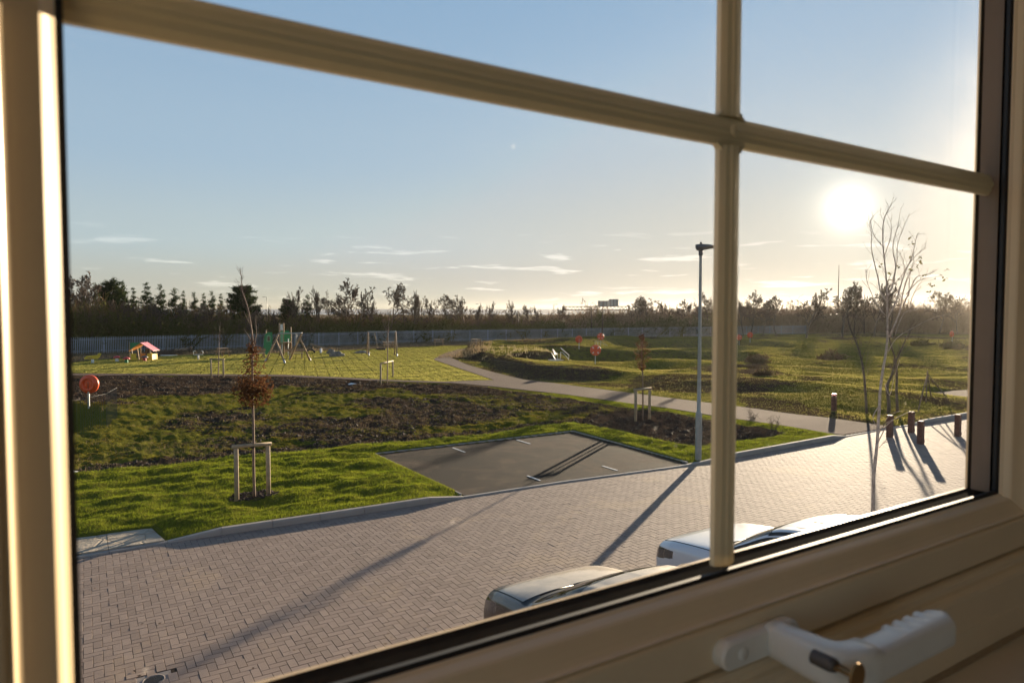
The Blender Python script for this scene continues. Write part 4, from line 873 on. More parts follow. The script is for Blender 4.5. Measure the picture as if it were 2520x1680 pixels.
for k, px, by, top, w, lb in [(2, 1830, 829, 735, 34, 'thin bare tree next to the upright glazing bar on the right field'), (0, 1849, 829, 715, 50, 'bare tree behind the far orange lifebuoy on the right field'), (0, 1878, 828, 736, 40, 'short bare tree second right of the far lifebuoy'),
        (3, 1911, 827, 728, 50, 'bare tree with a leaning trunk in the field row'), (1, 1984, 833, 710, 74, 'stout bare tree with a bushy ivy foot in the field row'), (1, 2072, 833, 694, 84, 'biggest bare tree of the field row, below the far mast'),
        (2, 2103, 831, 694, 40, 'slim bare tree leaning against the biggest one'), (0, 2128, 829, 718, 44, 'bare tree left of the dark trunked one in the field row'), (1, 2149, 832, 686, 66, 'dark trunked bare tree behind the birch stems'),
        (3, 2195, 830, 705, 60, 'bare tree right behind the tall birch'), (3, 2310, 822, 718, 60, 'bare tree near the right window edge'), (0, 2356, 821, 720, 50, 'bare tree cut off by the right side of the window')]:
    p = G(px, by, .1); stand(BARE[k], px, top, math.hypot(*p), w*1.45, lb, 'bare tree', gR)
o = copy_tree(BARE[2]); o.location = (48.2, 41.6, .1); o.scale = (.30, .30, .84); tag(o, 'narrow bare tree standing in line with the upright glazing bar', 'bare tree', gR)
# scrub behind the fence: masses nobody could count
sky_x = [100, 151, 200, 250, 300, 420, 500, 620, 660, 730, 850, 980, 1100, 1200, 1300, 1360, 1400, 1450, 1560, 1650, 1750, 1830, 1900, 2000, 2100, 2250, 2450]
sky_y = [705, 712, 725, 738, 735, 752, 752, 757, 762, 766, 768, 768, 770, 774, 773, 770, 766, 758, 754, 750, 748, 742, 742, 736, 734, 738, 742]
def scrub(name, mat, spots, seed, tw, label, n_st=60):
    """rounded bushes of fine shoots over a domed frame of stems"""
    R = np.random.default_rng(seed); out = []
    for X, Y, hh, rr in spots:
        z0 = H1(X, Y)-.1; n = n_st; a = R.uniform(0, 6.283, n); el = np.arcsin(R.uniform(.05, 1, n)); L = R.uniform(.7, 1.0, n); lump = .8+.4*np.sin(a*3+R.uniform(0, 6))*np.cos(el)
        d = np.stack([np.cos(a)*np.cos(el)*rr*lump, np.sin(a)*np.cos(el)*rr*lump, (.25+.75*np.sin(el))*hh], -1)*L[:, None]
        b = np.stack([R.normal(0, rr*.3, n), R.normal(0, rr*.3, n), np.zeros(n)], -1)+[X, Y, z0]; e = b+d; w = tw*R.uniform(.6, 1.2, (n, 1))
        out.append(np.concatenate([b, e, w, w*.4], 1))
        m_ = 9
        for _ in range(m_):      # side shoots, denser to the outside
            f_ = R.uniform(.35, 1, (n, 1)); s = b+(e-b)*f_; g_ = s+R.normal(0, .26, (n, 3))*rr**.5+[0, 0, .10*hh**.5]+np.stack([np.cos(a), np.sin(a), np.zeros(n)], -1)*R.uniform(0, .3, (n, 1))
            out.append(np.concatenate([s, g_, w*.75, w*.35], 1))
    A = np.concatenate(out); o = seg_mesh(name, A, 3, mat, kind='stuff'); o['label'] = label; o['category'] = 'scrub'; print(name, len(A)); return o
def spots(px0, px1, step, rows, seed):
    R = np.random.default_rng(seed); out = []
    for off, dy, hr in rows:
        px = px0
        while px < px1:
            ux, uy, a = dir_at(px); dist = fence_d(px)+off+R.uniform(-1.5, 1.5); X, Y = ux*dist, uy*dist; dp = X*math.sin(YAW)+Y*math.cos(YAW)
            ty = np.interp(px, sky_x, sky_y)+dy+R.normal(0, 8.0)+6*math.sin(px*.05)-(9 if px < 640 else 1); hh = CAM_H+(766-ty)*dp/1680; hh = max(hh, .6); rr = hr*R.uniform(.8, 1.3); out.append((X, Y, hh, rr)); px += step*rr*1680/dp*.62*R.uniform(.8, 1.2)
    return out
scrub('brown_thicket', m_scrub, spots(95, 760, 1.0, ((4, 24, 2.0), (9, 12, 2.4), (14, 2, 2.6)), 1), 31, .045, 'dense brown bare thicket behind the left part of the fence')
scrub('green_brambles', m_scrubg, spots(95, 1800, 1.1, ((2.6, 34, 1.7), (7, 22, 2.0)), 2)+spots(110, 1500, 2.6, ((6, 10, 2.9),), 7), 32, .06, 'dark olive bramble bank directly behind the fence')
scrub('low_scrub', m_scrub, spots(740, 1400, 1.1, ((9, 9, 2.4), (16, 4, 2.6), (26, 1, 3)), 3), 33, .05, 'low brown scrub between the fence and the estuary')
m_wood = leaf_mat('veiled_wood_twigs', (.30, .21, .14), (.42, .30, .20), (.24, .20, .09), .5, .1)  # paler than the other scrub: the sun's veil is painted into the twig colour
scrub('brown_wood', m_wood, spots(1380, 2480, 1.0, ((6, 16, 2.4), (14, 5, 3.0), (24, 0, 3.4)), 4), 34, .065, 'hazy brown wood closing the view behind the right field', 70)
# ------------------------------------------------------------------ young trees in the foreground, traced at their own distance
def AT(px, py, depth): return Vector((0, 0, CAM_H))+(_f+_r*((px-1260)/1680)+_u*((840-py)/1680))*depth
def depth_of(x, y): return x*_f.x+y*_f.y
m_post = simple('round_timber', (.36, .27, .17), .8, var=.25, scale=7)
def stem(mb, pts, r0, r1, n=6, sub=3):
    P = [Vector(p) for p in pts]; out = []
    for i in range(len(P)-1):
        a, b, c, d = P[max(i-1, 0)], P[i], P[i+1], P[min(i+2, len(P)-1)]
        for k in range(sub):
            t = k/sub; out.append(.5*((2*b)+(c-a)*t+(2*a-5*b+4*c-d)*t*t+(3*b-a-3*c+d)*t**3))
    out.append(P[-1]); m_ = len(out); mb.tube(out, [r0+(r1-r0)*i/(m_-1) for i in range(m_)], n); return out
def side_twigs(path, R, n, L, r, lo=.2, up=.6, lev=1, out=None):
    """thin side shoots along a traced stem"""
    out = [] if out is None else out; m_ = len(path)-1
    for i in range(n):
        t = lo+(1-lo)*(i+R.random())/n; k = min(int(t*m_), m_-1); p = path[k].lerp(path[k+1], t*m_-k); dd = (path[k+1]-path[k]).normalized()
        s = Matrix.Rotation(R.uniform(0, 6.28), 3, dd) @ dd.orthogonal().normalized(); d = (dd*.7+s*R.uniform(.4, .9)+Vector((0, 0, up*.5))).normalized(); ll = L*R.uniform(.5, 1.2)*(1.1-.6*t); pts = [p]; q = p
        for j in range(3): d = (d+Vector((R.gauss(0, .12), R.gauss(0, .12), R.gauss(0, .08)))).normalized(); q = q+d*ll/3; pts.append(q)
        for j in range(3): out.append((*pts[j], *pts[j+1], r*(1-j*.28), r*(.72-j*.28+.04)))
        if lev > 0: side_twigs(pts, R, 3, ll*.45, r*.6, .3, up, lev-1, out)
    return out
def leaf_cloud(pts, size, mat, parent, name='leaf_cluster', droop=.6):
    n = len(pts); C = np.array(pts, float); a = rng.uniform(0, 6.28, n); s_ = size*rng.uniform(.6, 1.4, n); d1 = np.stack([np.cos(a), np.sin(a), rng.normal(-droop, .5, n)], -1); d1 /= np.linalg.norm(d1, axis=1, keepdims=True)
    d2 = np.cross(d1, rng.normal(0, 1, (n, 3))); d2 /= np.linalg.norm(d2, axis=1, keepdims=True); d3 = np.cross(d1, d2)
    V = np.stack([C, C+d1*s_[:, None]*.5+d2*s_[:, None]*.28+d3*s_[:, None]*.08, C+d1*s_[:, None], C+d1*s_[:, None]*.5-d2*s_[:, None]*.28+d3*s_[:, None]*.08], 1)
    F = np.concatenate([np.array([(0, 1, 2)])+4*np.arange(n)[:, None], np.array([(0, 2, 3)])+4*np.arange(n)[:, None]]); return mesh_np(name, V.reshape(-1, 3), F, mat, parent, kind='stuff')
def rel(o_mb, loc): o_mb.v = [(v[0]-loc[0], v[1]-loc[1], v[2]-loc[2]) for v in o_mb.v]; return o_mb
def guard(pa, pb, ha, hb, label, w=.05, group='timber tree guards'):
    """two driven posts and a rail; pa, pb = foot points"""
    a, b = Vector(pa), Vector(pb); c = (a+b)/2; g = empty('tree_guard', tuple(c), 0, label, 'tree guard', group)
    for q, h in ((a, ha), (b, hb)):
        m = MB(); m.tube([q-Vector((0, 0, .15)), q+Vector((0, 0, h*.5)), q+Vector((0, 0, h-.012)), q+Vector((0, 0, h))], [w, w, w, w*.86], 10); rel(m, c).build('post', m_post, g)
    m = MB(); d = (b-a).normalized(); u = Vector((-d.y, d.x, 0)); a2 = a+Vector((0, 0, ha-w*1.1)); b2 = b+Vector((0, 0, hb-w*1.1)); off = u*(-.0)
    m.tube([a2-d*w*1.6+Vector((0, 0, w*1.9)), (a2+b2)/2+Vector((0, 0, w*1.9)), b2+d*w*1.6+Vector((0, 0, w*1.9))], w*.82, 10); rel(m, c).build('rail', m_post, g)
    m = MB(); mid = (a2+b2)/2+Vector((0, 0, w*1.1)); m.lathe([(w*.9, -.02), (w*1.0, -.02), (w*1.0, .02), (w*.9, .02)], 14, tuple(mid)); rel(m, c).build('tie', m_gasket, g); return g
def foot(px, py): x, y, z = GH(px, py); return Vector((x, y, z))
# A: sapling with clinging brown leaves on the verge
fa, fb = foot(583, 1233), foot(661, 1218); guard(fa, fb, 1.16, 1.10, 'light timber tree guard on the near lawn, largest of the guards', .050)
b0 = foot(626, 1219.6); dA = depth_of(b0.x, b0.y); R = random.Random(5); t_ = empty('sapling', tuple(b0), 0, 'young tree with dead brown leaves low on its trunk, nearest on the verge lawn', 'sapling', 'staked young trees')
m = MB(); P = [AT(x, y, dA) for x, y in ((626, 1222), (624, 1150), (623.5, 1060), (622, 1000), (621, 940), (621, 880), (621.5, 836), (617, 800), (612, 768), (605, 742), (598, 722), (594.5, 708), (595, 688), (590, 664))]
pa = stem(m, P, .032, .004, 7); pb = stem(m, [AT(x, y, dA) for x, y in ((594, 712), (588, 700), (580, 684))], .006, .003, 4); pc = stem(m, [AT(x, y, dA-.1) for x, y in ((621, 860), (628, 838), (631, 812), (629, 790), (630, 775))], .012, .003, 5)
pd = stem(m, [AT(x, y, dA+.1) for x, y in ((620, 842), (612, 828), (604, 815), (598, 808))], .010, .003, 5); pe = stem(m, [AT(x, y, dA) for x, y in ((616, 800), (607, 782), (600, 765))], .009, .003, 5)
rel(m, b0).build('trunk', simple('sapling_bark', (.20, .13, .09), .8, var=.3, scale=15), t_)
tw = side_twigs(pa, R, 42, .42, .0050, .42, .5, 1)+side_twigs(pc, R, 6, .22, .003, .1, .8, 0)+side_twigs(pd, R, 6, .25, .003, .1, .8, 0)
T = np.array(tw); T[:, :3] -= b0; T[:, 3:6] -= b0; seg_mesh('twigs', T, 3, m_twig, t_, kind='stuff')
ends = [(s[3], s[4], s[5]) for s in tw]; L = []
cA = AT(624, 955, dA); sr = .43
for _ in range(2600):
    v = Vector((R.gauss(0, 1), R.gauss(0, 1), R.gauss(0, 1))).normalized()*(R.random()**.55); L.append(cA+Vector((v.x*sr, v.y*sr, v.z*.42))-b0)
for _ in range(600):
    y = R.uniform(835, 915); wv = .03+.10*(y-835)/80; L.append(AT(621, y, dA)+Vector((R.gauss(0, wv), R.gauss(0, wv), 0))-b0)
keep_ = [p for p in L if mnoise.noise(p*4.2) > -.12 or R.random() < .25]
leaf_cloud(keep_, .062, m_bleaf, t_, 'leaves')
# B, C: bare saplings on the edge of the playground lawn
for (gx, guard_pts, trunk, forks, lb, gl, sd) in (
    ((537, 927), ((520, 929), (550, 928)), ((537, 927), (538, 890), (539, 850), (540, 826), (541, 800)), (((539, 845), (531, 832), (524, 818)), ((539, 838), (534, 822), (531, 806)), ((539, 842), (546, 828), (550, 812)), ((540, 850), (549, 842), (555, 832))),
     'bare staked sapling at the left side of the playground lawn', 'timber tree guard left of the playground, around the bare sapling by the picnic table', 6),
    ((953, 945), ((937, 945.5), (967, 927)), ((953, 946), (953.5, 900), (954, 850), (955, 815), (957, 795), (959, 772)), (((955, 830), (949, 812), (943, 795), (940, 780)), ((955, 820), (950, 800), (947, 785)), ((956, 818), (963, 805), (966, 788), (964, 773)), ((954.5, 840), (946, 828), (938, 815))),
     'bare staked sapling in front of the basket swing', 'timber tree guard below the basket swing, around the second bare sapling', 8)):
    b0 = foot(*gx); d_ = depth_of(b0.x, b0.y); a_f, b_f = foot(*guard_pts[0]), foot(*guard_pts[1]); guard(a_f, b_f, 1.12, 1.08 if sd == 6 else .95, gl, .05)
    t_ = empty('sapling', tuple(b0), 0, lb, 'sapling', 'staked young trees'); m = MB(); P = stem(m, [AT(x, y, d_) for x, y in trunk], .035, .009, 6); R = random.Random(sd); tw = side_twigs(P, R, 16, .7, .007, .55, 1.2, 1)
    for f_ in forks: q = stem(m, [AT(x, y, d_) for x, y in f_], .016, .006, 4); tw += side_twigs(q, R, 8, .35, .005, .2, 1.0, 0)
    rel(m, b0).build('trunk', MATS['sapling_bark'], t_); T = np.array(tw); T[:, :3] -= b0; T[:, 3:6] -= b0; seg_mesh('twigs', T, 3, m_twig, t_, kind='stuff')
# D: sapling with an upright brown crown in the mulched bed
fa, fb = foot(1564, 1036), foot(1598, 1030); guard(fa, fb, 1.13, 1.10, 'timber tree guard in the mulched bed beside the tarmac bay', .055)
b0 = foot(1582, 1033); dD = depth_of(b0.x, b0.y); R = random.Random(9); t_ = empty('sapling', tuple(b0), 0, 'young tree with an upright crown of russet dead leaves beside the path', 'sapling', 'staked young trees')
m = MB(); P = stem(m, [AT(x, y, dD) for x, y in ((1582, 1034), (1582, 980), (1581.5, 930), (1580, 890), (1580, 850), (1580, 829))], .034, .006, 7); rel(m, b0).build('trunk', MATS['sapling_bark'], t_)
tw = side_twigs(P, R, 40, .40, .007, .5, 1.6, 1); T = np.array(tw); T[:, :3] -= b0; T[:, 3:6] -= b0; seg_mesh('twigs', T, 3, m_twig, t_, kind='stuff')
cD = AT(1580, 866, dD); L = []
for _ in range(1150):
    z = R.uniform(-1, 1); w_ = .27*max(0, 1-abs(z)**1.6)**.6*(.7+.6*abs(math.sin(z*7+1))); a = R.uniform(0, 6.28); rr = R.random()**.5; L.append(cD+Vector((math.cos(a)*w_*rr, math.sin(a)*w_*rr, z*.68))-b0)
leaf_cloud([p for p in L if mnoise.noise(p*5) > -.1 or R.random() < .2], .055, m_bleaf, t_, 'leaves')
px_ = GH(1793, 905); t2_ = copy_tree(t_); t2_.location = px_; t2_.scale = (1.25, 1.25, 1.02); tag(t2_, 'young tree standing in line with the upright glazing bar on the right field', 'sapling', 'staked young trees')
# the tall birch behind the white car
bx = G(2148, 1283); b0 = Vector((bx[0], bx[1], 0)); dE = depth_of(*bx); R = random.Random(3)
t_ = empty('birch_tree', tuple(b0), 0, 'tall slender bare birch with a pale bent stem behind the white car', 'birch')
def S4(pts): return [AT(1740+x*.28061, 500+y*.28061, dE) for x, y in pts]
def S5(pts): return [AT(1740+x*.28061, 880+y*.28061, dE) for x, y in pts]
m = MB(); P = stem(m, [b0-Vector((0, 0, .05))]+S5(((1455, 1330), (1458, 1200), (1460, 1060), (1478, 880), (1492, 740), (1500, 600), (1512, 420), (1518, 290), (1540, 120), (1562, 0)))+S4(((1575, 1260), (1583, 1160), (1582, 1030), (1582, 900), (1578, 760), (1572, 660), (1558, 520), (1545, 400), (1540, 260), (1552, 140), (1590, 60), (1620, 0))), .036, .006, 8, 3)
limbs = []
for pts, r0, dd in ((((1576, 860), (1530, 780), (1515, 650), (1490, 520), (1470, 380), (1480, 250), (1468, 160), (1510, 90)), .016, .25), (((1545, 380), (1500, 320), (1470, 240), (1462, 150), (1500, 95)), .008, .2),
    (((1580, 830), (1620, 720), (1640, 560), (1610, 430), (1610, 330), (1640, 200), (1655, 60)), .016, -.2), (((1625, 690), (1650, 520), (1640, 380), (1670, 240), (1715, 110)), .010, -.3), (((1550, 480), (1600, 330), (1620, 200), (1590, 120)), .009, 0),
    (((1586, 1000), (1650, 850), (1700, 640), (1760, 470), (1790, 290), (1800, 290)), .016, -.3), (((1600, 1170), (1700, 960), (1740, 800), (1800, 640), (1870, 520), (1910, 530)), .018, .3), (((1720, 900), (1800, 760), (1880, 640), (1990, 620), (2095, 580)), .014, .4),
    (((1745, 800), (1850, 700), (1930, 660), (2060, 640), (2090, 660)), .010, .4), (((1770, 820), (1790, 650), (1830, 520), (1860, 460)), .009, .2), (((1780, 930), (1830, 830), (1900, 740), (1990, 650)), .010, .5), (((1700, 650), (1730, 560), (1790, 460), (1845, 410)), .008, -.4),
    (((1640, 820), (1700, 700), (1720, 560), (1680, 450)), .009, -.1), (((1650, 1150), (1760, 960), (1900, 930), (1960, 900)), .007, .5), (((1560, 980), (1500, 860), (1450, 680), (1460, 570)), .010, .4), (((1590, 1300), (1640, 1180), (1780, 1080), (1900, 1010), (1975, 985)), .008, -.5)):
    q = stem(m, [p+_f*(dd*i/len(pts)) for i, p in enumerate(S4(pts))], r0, .0028, 5, 3); limbs.append(q)
for pts, r0 in ((((1560, 230), (1600, 330), (1640, 180), (1690, 20)), .008), (((1510, 420), (1470, 480), (1455, 530), (1480, 590), (1500, 615)), .012), (((1500, 740), (1540, 660), (1570, 600), (1640, 540), (1760, 480), (1800, 470)), .012), (((1510, 660), (1560, 580), (1660, 530)), .008), (((1505, 790), (1545, 750), (1575, 715)), .006), (((1560, 560), (1620, 490), (1760, 455)), .007)):
    limbs.append(stem(m, S5(pts), r0, .003, 5, 3))
rel(m, b0).build('trunk', m_birch, t_)
tw = side_twigs(P, R, 30, .55, .0042, .55, 1.0, 1)
for q in limbs: tw += side_twigs(q, R, 7, .38, .0030, .25, 1.0, 1)
T = np.array(tw); T[:, :3] -= b0; T[:, 3:6] -= b0; seg_mesh('twigs', T, 3, simple('birch_twig', (.11, .065, .045), .8), t_, kind='stuff')
L = []
for x, y in ((2095, 578), (2075, 640), (2090, 660), (1910, 620), (1890, 650), (1865, 500), (1860, 465), (1845, 550), (1790, 575), (1790, 462), (1795, 293), (1790, 352), (1875, 515), (1990, 720), (1960, 770), (1950, 705), (1610, 665), (1510, 545), (1580, 600), (1690, 550)):
    for _ in range(4): L.append(AT(1740+x*.28061+R.uniform(-3, 3), 500+y*.28061+R.uniform(-2, 2), dE+R.uniform(-.3, .3))-b0)
leaf_cloud(L, .06, leaf_mat('old_green_leaf', (.09, .09, .03), (.12, .10, .04)), t_, 'leaves')
# low timber board leaning beyond the white car
m = MB(); a = Vector((*G(2085, 1262, .75), .72)); b = Vector((*G(2162, 1283, .75), .72)); 
bd_ = empty('timber_board', (a.x, a.y, 0), 0, 'low weathered timber board fence piece standing behind the white car roof', 'board'); m.bar(a-Vector((0, 0, .10)), b-Vector((0, 0, .10)), .03, .26, bev=.004); rel(m, (a.x, a.y, 0)).build('board', m_post, bd_)
for q in (a, b): m = MB(); m.bar(Vector((q.x, q.y-.04, -.05)), Vector((q.x, q.y-.04, .66)), .05, .05); rel(m, (a.x, a.y, 0)).build('post', m_post, bd_)
# three slim dark stems on the grass beyond the bollards, and the bean pole tripod
def slim(pts, r0, label, sd):
    b0 = foot(*pts[0]); d_ = depth_of(b0.x, b0.y); t_ = empty('slender_tree', tuple(b0), 0, label, 'young tree', 'slender dark stems behind the bollards'); m = MB(); P = stem(m, [AT(x, y, d_) for x, y in pts], r0, .02, 6); R = random.Random(sd)
    rel(m, b0).build('trunk', m_bark_t, t_); tw = side_twigs(P, R, 15, 1.4, .010, .3, 1.0, 1); T = np.array(tw); T[:, :3] -= b0; T[:, 3:6] -= b0; seg_mesh('twigs', T, 3, m_twig, t_, kind='stuff')
slim(((2133, 1017), (2131, 985), (2127, 930), (2119, 880), (2108, 845), (2090, 800), (2085, 760)), .055, 'left one of three slim dark stems, leaning to the left', 1)
slim(((2187, 1018), (2187, 985), (2183, 950), (2196, 920), (2205, 890), (2222, 850), (2240, 812)), .075, 'middle slim dark stem, forked near the grass', 2)
slim(((2209, 1013), (2206, 960), (2207, 920), (2202, 880), (2190, 840), (2186, 800)), .055, 'right one of three slim dark stems, nearly upright', 4)
tp = foot(2283, 985); top = AT(2281, 925, depth_of(tp.x, tp.y)); tr_ = empty('pole_tripod', tuple(tp), 0, 'tripod of thin dark poles on the grass beyond the bollards', 'tripod', None); 
for px, py in ((2258, 1012), (2279, 992), (2292, 972), (2330, 972)): m = MB(); q = foot(px, py); m.tube([q-Vector((0, 0, .1)), q.lerp(top, .5), top+Vector((R.uniform(-.05, .05), 0, R.uniform(0, .25)))], .028, 6); rel(m, tp).build('pole', m_bark_t, tr_)
# ------------------------------------------------------------------ street furniture and the playground
m_galv = simple('galvanised_steel', (.42, .43, .43), .45, metal=.7, var=.12)
m_lampc = simple('painted_lamp_column', (.30, .31, .29), .5, metal=.3, var=.08)
m_lamph = simple('lamp_head_grey', (.10, .10, .10), .5, var=.1)
m_fence = simple('galvanised_palisade', (.37, .38, .40), .55, metal=.4, var=.2, scale=.6)
m_orange = simple('lifebuoy_orange', (.78, .105, .030), .38, var=.08)
m_wpaint = simple('white_plastic', (.78, .77, .74), .5, var=.05)
m_yellow = simple('yellow_panel', (.72, .50, .04), .45, var=.08); m_green = simple('green_panel', (.02, .22, .08), .4, var=.12); m_lgreen = simple('pale_green_panel', (.20, .42, .26), .45, var=.1)
m_pink = simple('pink_roof', (.75, .27, .30), .5, var=.08); m_orp = simple('orange_panel', (.62, .26, .06), .5, var=.1); m_red = simple('red_plastic', (.50, .05, .05), .45, var=.1)
m_wood = simple('playground_timber', (.33, .22, .13), .8, var=.3, scale=5); m_dwood = simple('dark_timber', (.13, .085, .055), .8, var=.3, scale=6); m_boll = simple('bollard_timber', (.14, .055, .035), .65, var=.35, scale=9)
m_rock = simple('grey_boulder', (.20, .18, .155), .9, var=.3, scale=3, bump=.02); m_tyre = simple('tyre_rubber', (.02, .02, .02), .8, var=.2)
def place_at(name, px, py, label, cat, group=None, turn=0.0, xyz=None):
    p = Vector(xyz) if xyz else foot(px, py); a = math.atan2(p.x, p.y); return empty(name, tuple(p), -a+turn, label, cat, group), p
def mpp(p): return depth_of(p.x, p.y)/1680       # metres in one pixel of the photograph at a thing
# lamp column
lp = Vector((14.50, 13.34, .10)); o = empty('street_lamp', tuple(lp), 0, 'grey steel street lamp column with a flat head beside the parking bay', 'street lamp')
o.scale = (1, 1, .965)
m = MB(); m.lathe([(.088, -.1), (.088, 1.28), (.075, 1.33), (.056, 1.36), (.050, 2.5), (.040, 5.86)], 16); m.build('column', m_lampc, o)
m = MB(); m.lathe([(.045, 5.84), (.060, 5.86), (.060, 6.02), (.03, 6.03)], 14); m.build('bracket', m_lamph, o)
hd = Vector((math.cos(YAW), -math.sin(YAW), 0)); sd_ = Vector((hd.y, -hd.x, 0)); m = MB(); secs = []
for t_, w_, z0, z1 in ((-.14, .05, 6.06, 6.16), (-.10, .10, 6.00, 6.165), (0, .13, 5.985, 6.17), (.2, .145, 6.03, 6.16), (.36, .12, 6.06, 6.125), (.46, .05, 6.075, 6.095)):
    c = hd*t_; secs.append([c-sd_*w_+Vector((0, 0, (z0+z1)/2)), c-sd_*w_*.6+Vector((0, 0, z1)), c+sd_*w_*.6+Vector((0, 0, z1)), c+sd_*w_+Vector((0, 0, (z0+z1)/2)), c+sd_*w_*.6+Vector((0, 0, z0)), c-sd_*w_*.6+Vector((0, 0, z0))])
vs = [p for s_ in secs for p in s_]; fs = [(i*6+k, i*6+(k+1) % 6, (i+1)*6+(k+1) % 6, (i+1)*6+k) for i in range(5) for k in range(6)]+[tuple(range(6)), tuple(range(30, 36))]; m.add(vs, fs); lh = m.build('lamp_head', m_lamph, o)
m = MB(); m.lathe([(0.0, 6.235), (.03, 6.23), (.035, 6.19), (.025, 6.165)], 12); m.build('light_sensor', m_steel, lh)
m = MB(); m.box(-.045, .045, -.094, -.086, .55, .95); m.build('access_door', m_lampc, o)
# bollards
for (x, y), lb in zip([G(2189, 1075), G(2242, 1064), G(2265, 1092), G(2356.5, 1073)], ('brown timber bollard nearest the birch stem', 'brown timber bollard with a branch caught on its top, at the back of the row', 'brown timber bollard standing closest to the window of the four on the paving', 'brown timber bollard at the right window edge')):
    o = empty('bollard', (x, y, 0), random.uniform(-.1, .1), lb, 'bollard', 'timber bollards closing the paved road')
    m = MB(); m.box(-.08, .08, -.08, .08, -.1, .60, .006); m.build('shaft', m_boll, o); m = MB(); m.box(-.088, .088, -.088, .088, .63, .735, .02); m.box(-.07, .07, -.07, .07, .60, .63); m.build('cap', m_boll, o)
    m = MB(); m.box(-.081, .081, -.092, -.081, .04, .14, .004); m.build('base_plate', m_boll, o)
p = foot(2052, 1011); o = empty('bollard', tuple(p), 0, 'reddish timber bollard alone on the grass edge of the path', 'bollard', None); m = MB(); m.box(-.08, .08, -.08, .08, -.1, .62, .006); m.build('shaft', m_boll, o); m = MB(); m.box(-.085, .085, -.085, .085, .625, .72, .02); m.build('cap', m_red, o)
# lifebuoys
def buoy(px, py, cy, rpx, turn, lb, back=False):
    o, p = place_at('lifebuoy', px, py, lb, 'lifebuoy', 'orange lifebuoy stations round the basins', turn); s = mpp(p); R_ = .40; zc = max(1.0, (py-cy)*s)
    m = MB(); m.box(-.035, .035, -.02, .02, -.2, zc+.1, .004); m.build('post', m_galv, o)
    fy = -.05; m = MB(); m.lathe([(0, -.04), (.30, -.04), (.39, -.02), (R_, .04), (.385, .11), (.33, .15), (0, .16)], 32, (0, .02 if back else -.14, zc), 'y'); hs_ = m.build('housing', m_orange, o)
    m = MB(); n1_, n2_ = 32, 10; vs = []; 
    yy = -.03 if back else -.17
    for i in range(n1_):
        a = 2*math.pi*i/n1_
        for k in range(n2_): b = 2*math.pi*k/n2_; rr = .255+.062*math.cos(b); vs.append((rr*math.cos(a), yy+.062*math.sin(b), zc+rr*math.sin(a)))
    m.add(vs, [(i*n2_+k, ((i+1) % n1_)*n2_+k, ((i+1) % n1_)*n2_+(k+1) % n2_, i*n2_+(k+1) % n2_) for i in range(n1_) for k in range(n2_)], True); rg = m.build('ring', m_orange, o)
    if not back:
        for q in range(4):
            a = math.pi/2*q+math.pi/4; m = MB(); c = Vector((.255*math.cos(a), yy, zc+.255*math.sin(a))); t_ = Vector((-math.sin(a), 0, math.cos(a))); m.lathe([(.066, -.035), (.068, -.03), (.068, .03), (.066, .035)], 12); ax = t_; bz = Vector((math.cos(a), 0, math.sin(a))); m.v = [c+bz*v[0]+Vector((0, 1, 0))*v[1]+ax*v[2] for v in m.v]; m.build('band', m_wpaint, rg)
    return o
buoy(219, 1003, 946, 22, -.55, 'orange lifebuoy housing seen from behind on a grey post at the left edge', True)
buoy(1465, 895, 868, 13.5, .1, 'largest orange lifebuoy with white bands on the rim of the basin'); buoy(1425, 859, 842, 9.3, .5, 'orange lifebuoy left of the banded one, shown from behind its post', True)
buoy(1478, 850, 833, 7, .0, 'orange lifebuoy by the upper basin stair'); buoy(1846, 842, 828, 6.5, .4, 'orange lifebuoy right of the upright glazing bar under the field trees', True); buoy(1819, 848, 838, 5, -.3, 'orange lifebuoy half hidden by the upright glazing bar'); buoy(2343, 842, 828, 6, 1.2, 'far orange lifebuoy by the green shrubs near the right window edge', True)
# palisade fence
fpx = np.arange(90, 1985, 1.0); fpts = []
for px in fpx: ux, uy, _a = dir_at(px); d_ = float(fence_d(px)); fpts.append((ux*d_, uy*d_))
fpts = np.array(fpts); seg = np.hypot(*np.diff(fpts, axis=0).T); cum = np.concatenate([[0], np.cumsum(seg)]); Lf = cum[-1]
fo = empty('palisade_fence', (fpts[0][0], fpts[0][1], 0), 0, 'long grey galvanised palisade fence running behind the playground', 'fence'); f0 = Vector((fpts[0][0], fpts[0][1], 0))
s_ = np.arange(0, Lf, .155); fx_ = np.interp(s_, cum, fpts[:, 0]); fy_ = np.interp(s_, cum, fpts[:, 1]); zz = np.maximum(hgt(fx_, fy_), -.2)-.1; n = len(s_); tx_ = np.gradient(fx_)/.155; ty_ = np.gradient(fy_)/.155
V = np.zeros((n, 7, 3)); top_ = 1.72+rng.normal(0, .008, n)
for k, (u, v, w) in enumerate(((-.034, 0, 0), (0, -.012, 0), (.034, 0, 0), (-.034, 0, 1), (0, -.012, 1), (.034, 0, 1), (0, 0, 2))):
    V[:, k, 0] = fx_+tx_*u-ty_*v*-1-f0.x; V[:, k, 1] = fy_+ty_*u+tx_*v-f0.y; V[:, k, 2] = .02 if w == 0 else (top_-.07 if w == 1 else top_)
F = np.array([(0, 1, 4), (0, 4, 3), (1, 2, 5), (1, 5, 4), (3, 4, 6), (4, 5, 6)]); mesh_np('pales', V.reshape(-1, 3), (F[None]+np.arange(n)[:, None, None]*7).reshape(-1, 3), m_fence, fo, kind='stuff')
for zr in (.35, 1.45):
    m = MB(); q = [Vector((np.interp(t, cum, fpts[:, 0]), np.interp(t, cum, fpts[:, 1]), zr))-f0 for t in np.arange(0, Lf, 5.5)]
    for a, b in zip(q[:-1], q[1:]): m.bar(a+Vector((0, .05, 0)), b+Vector((0, .05, 0)), .045, .045)
    m.build('rail', m_fence, fo)
me_post = None
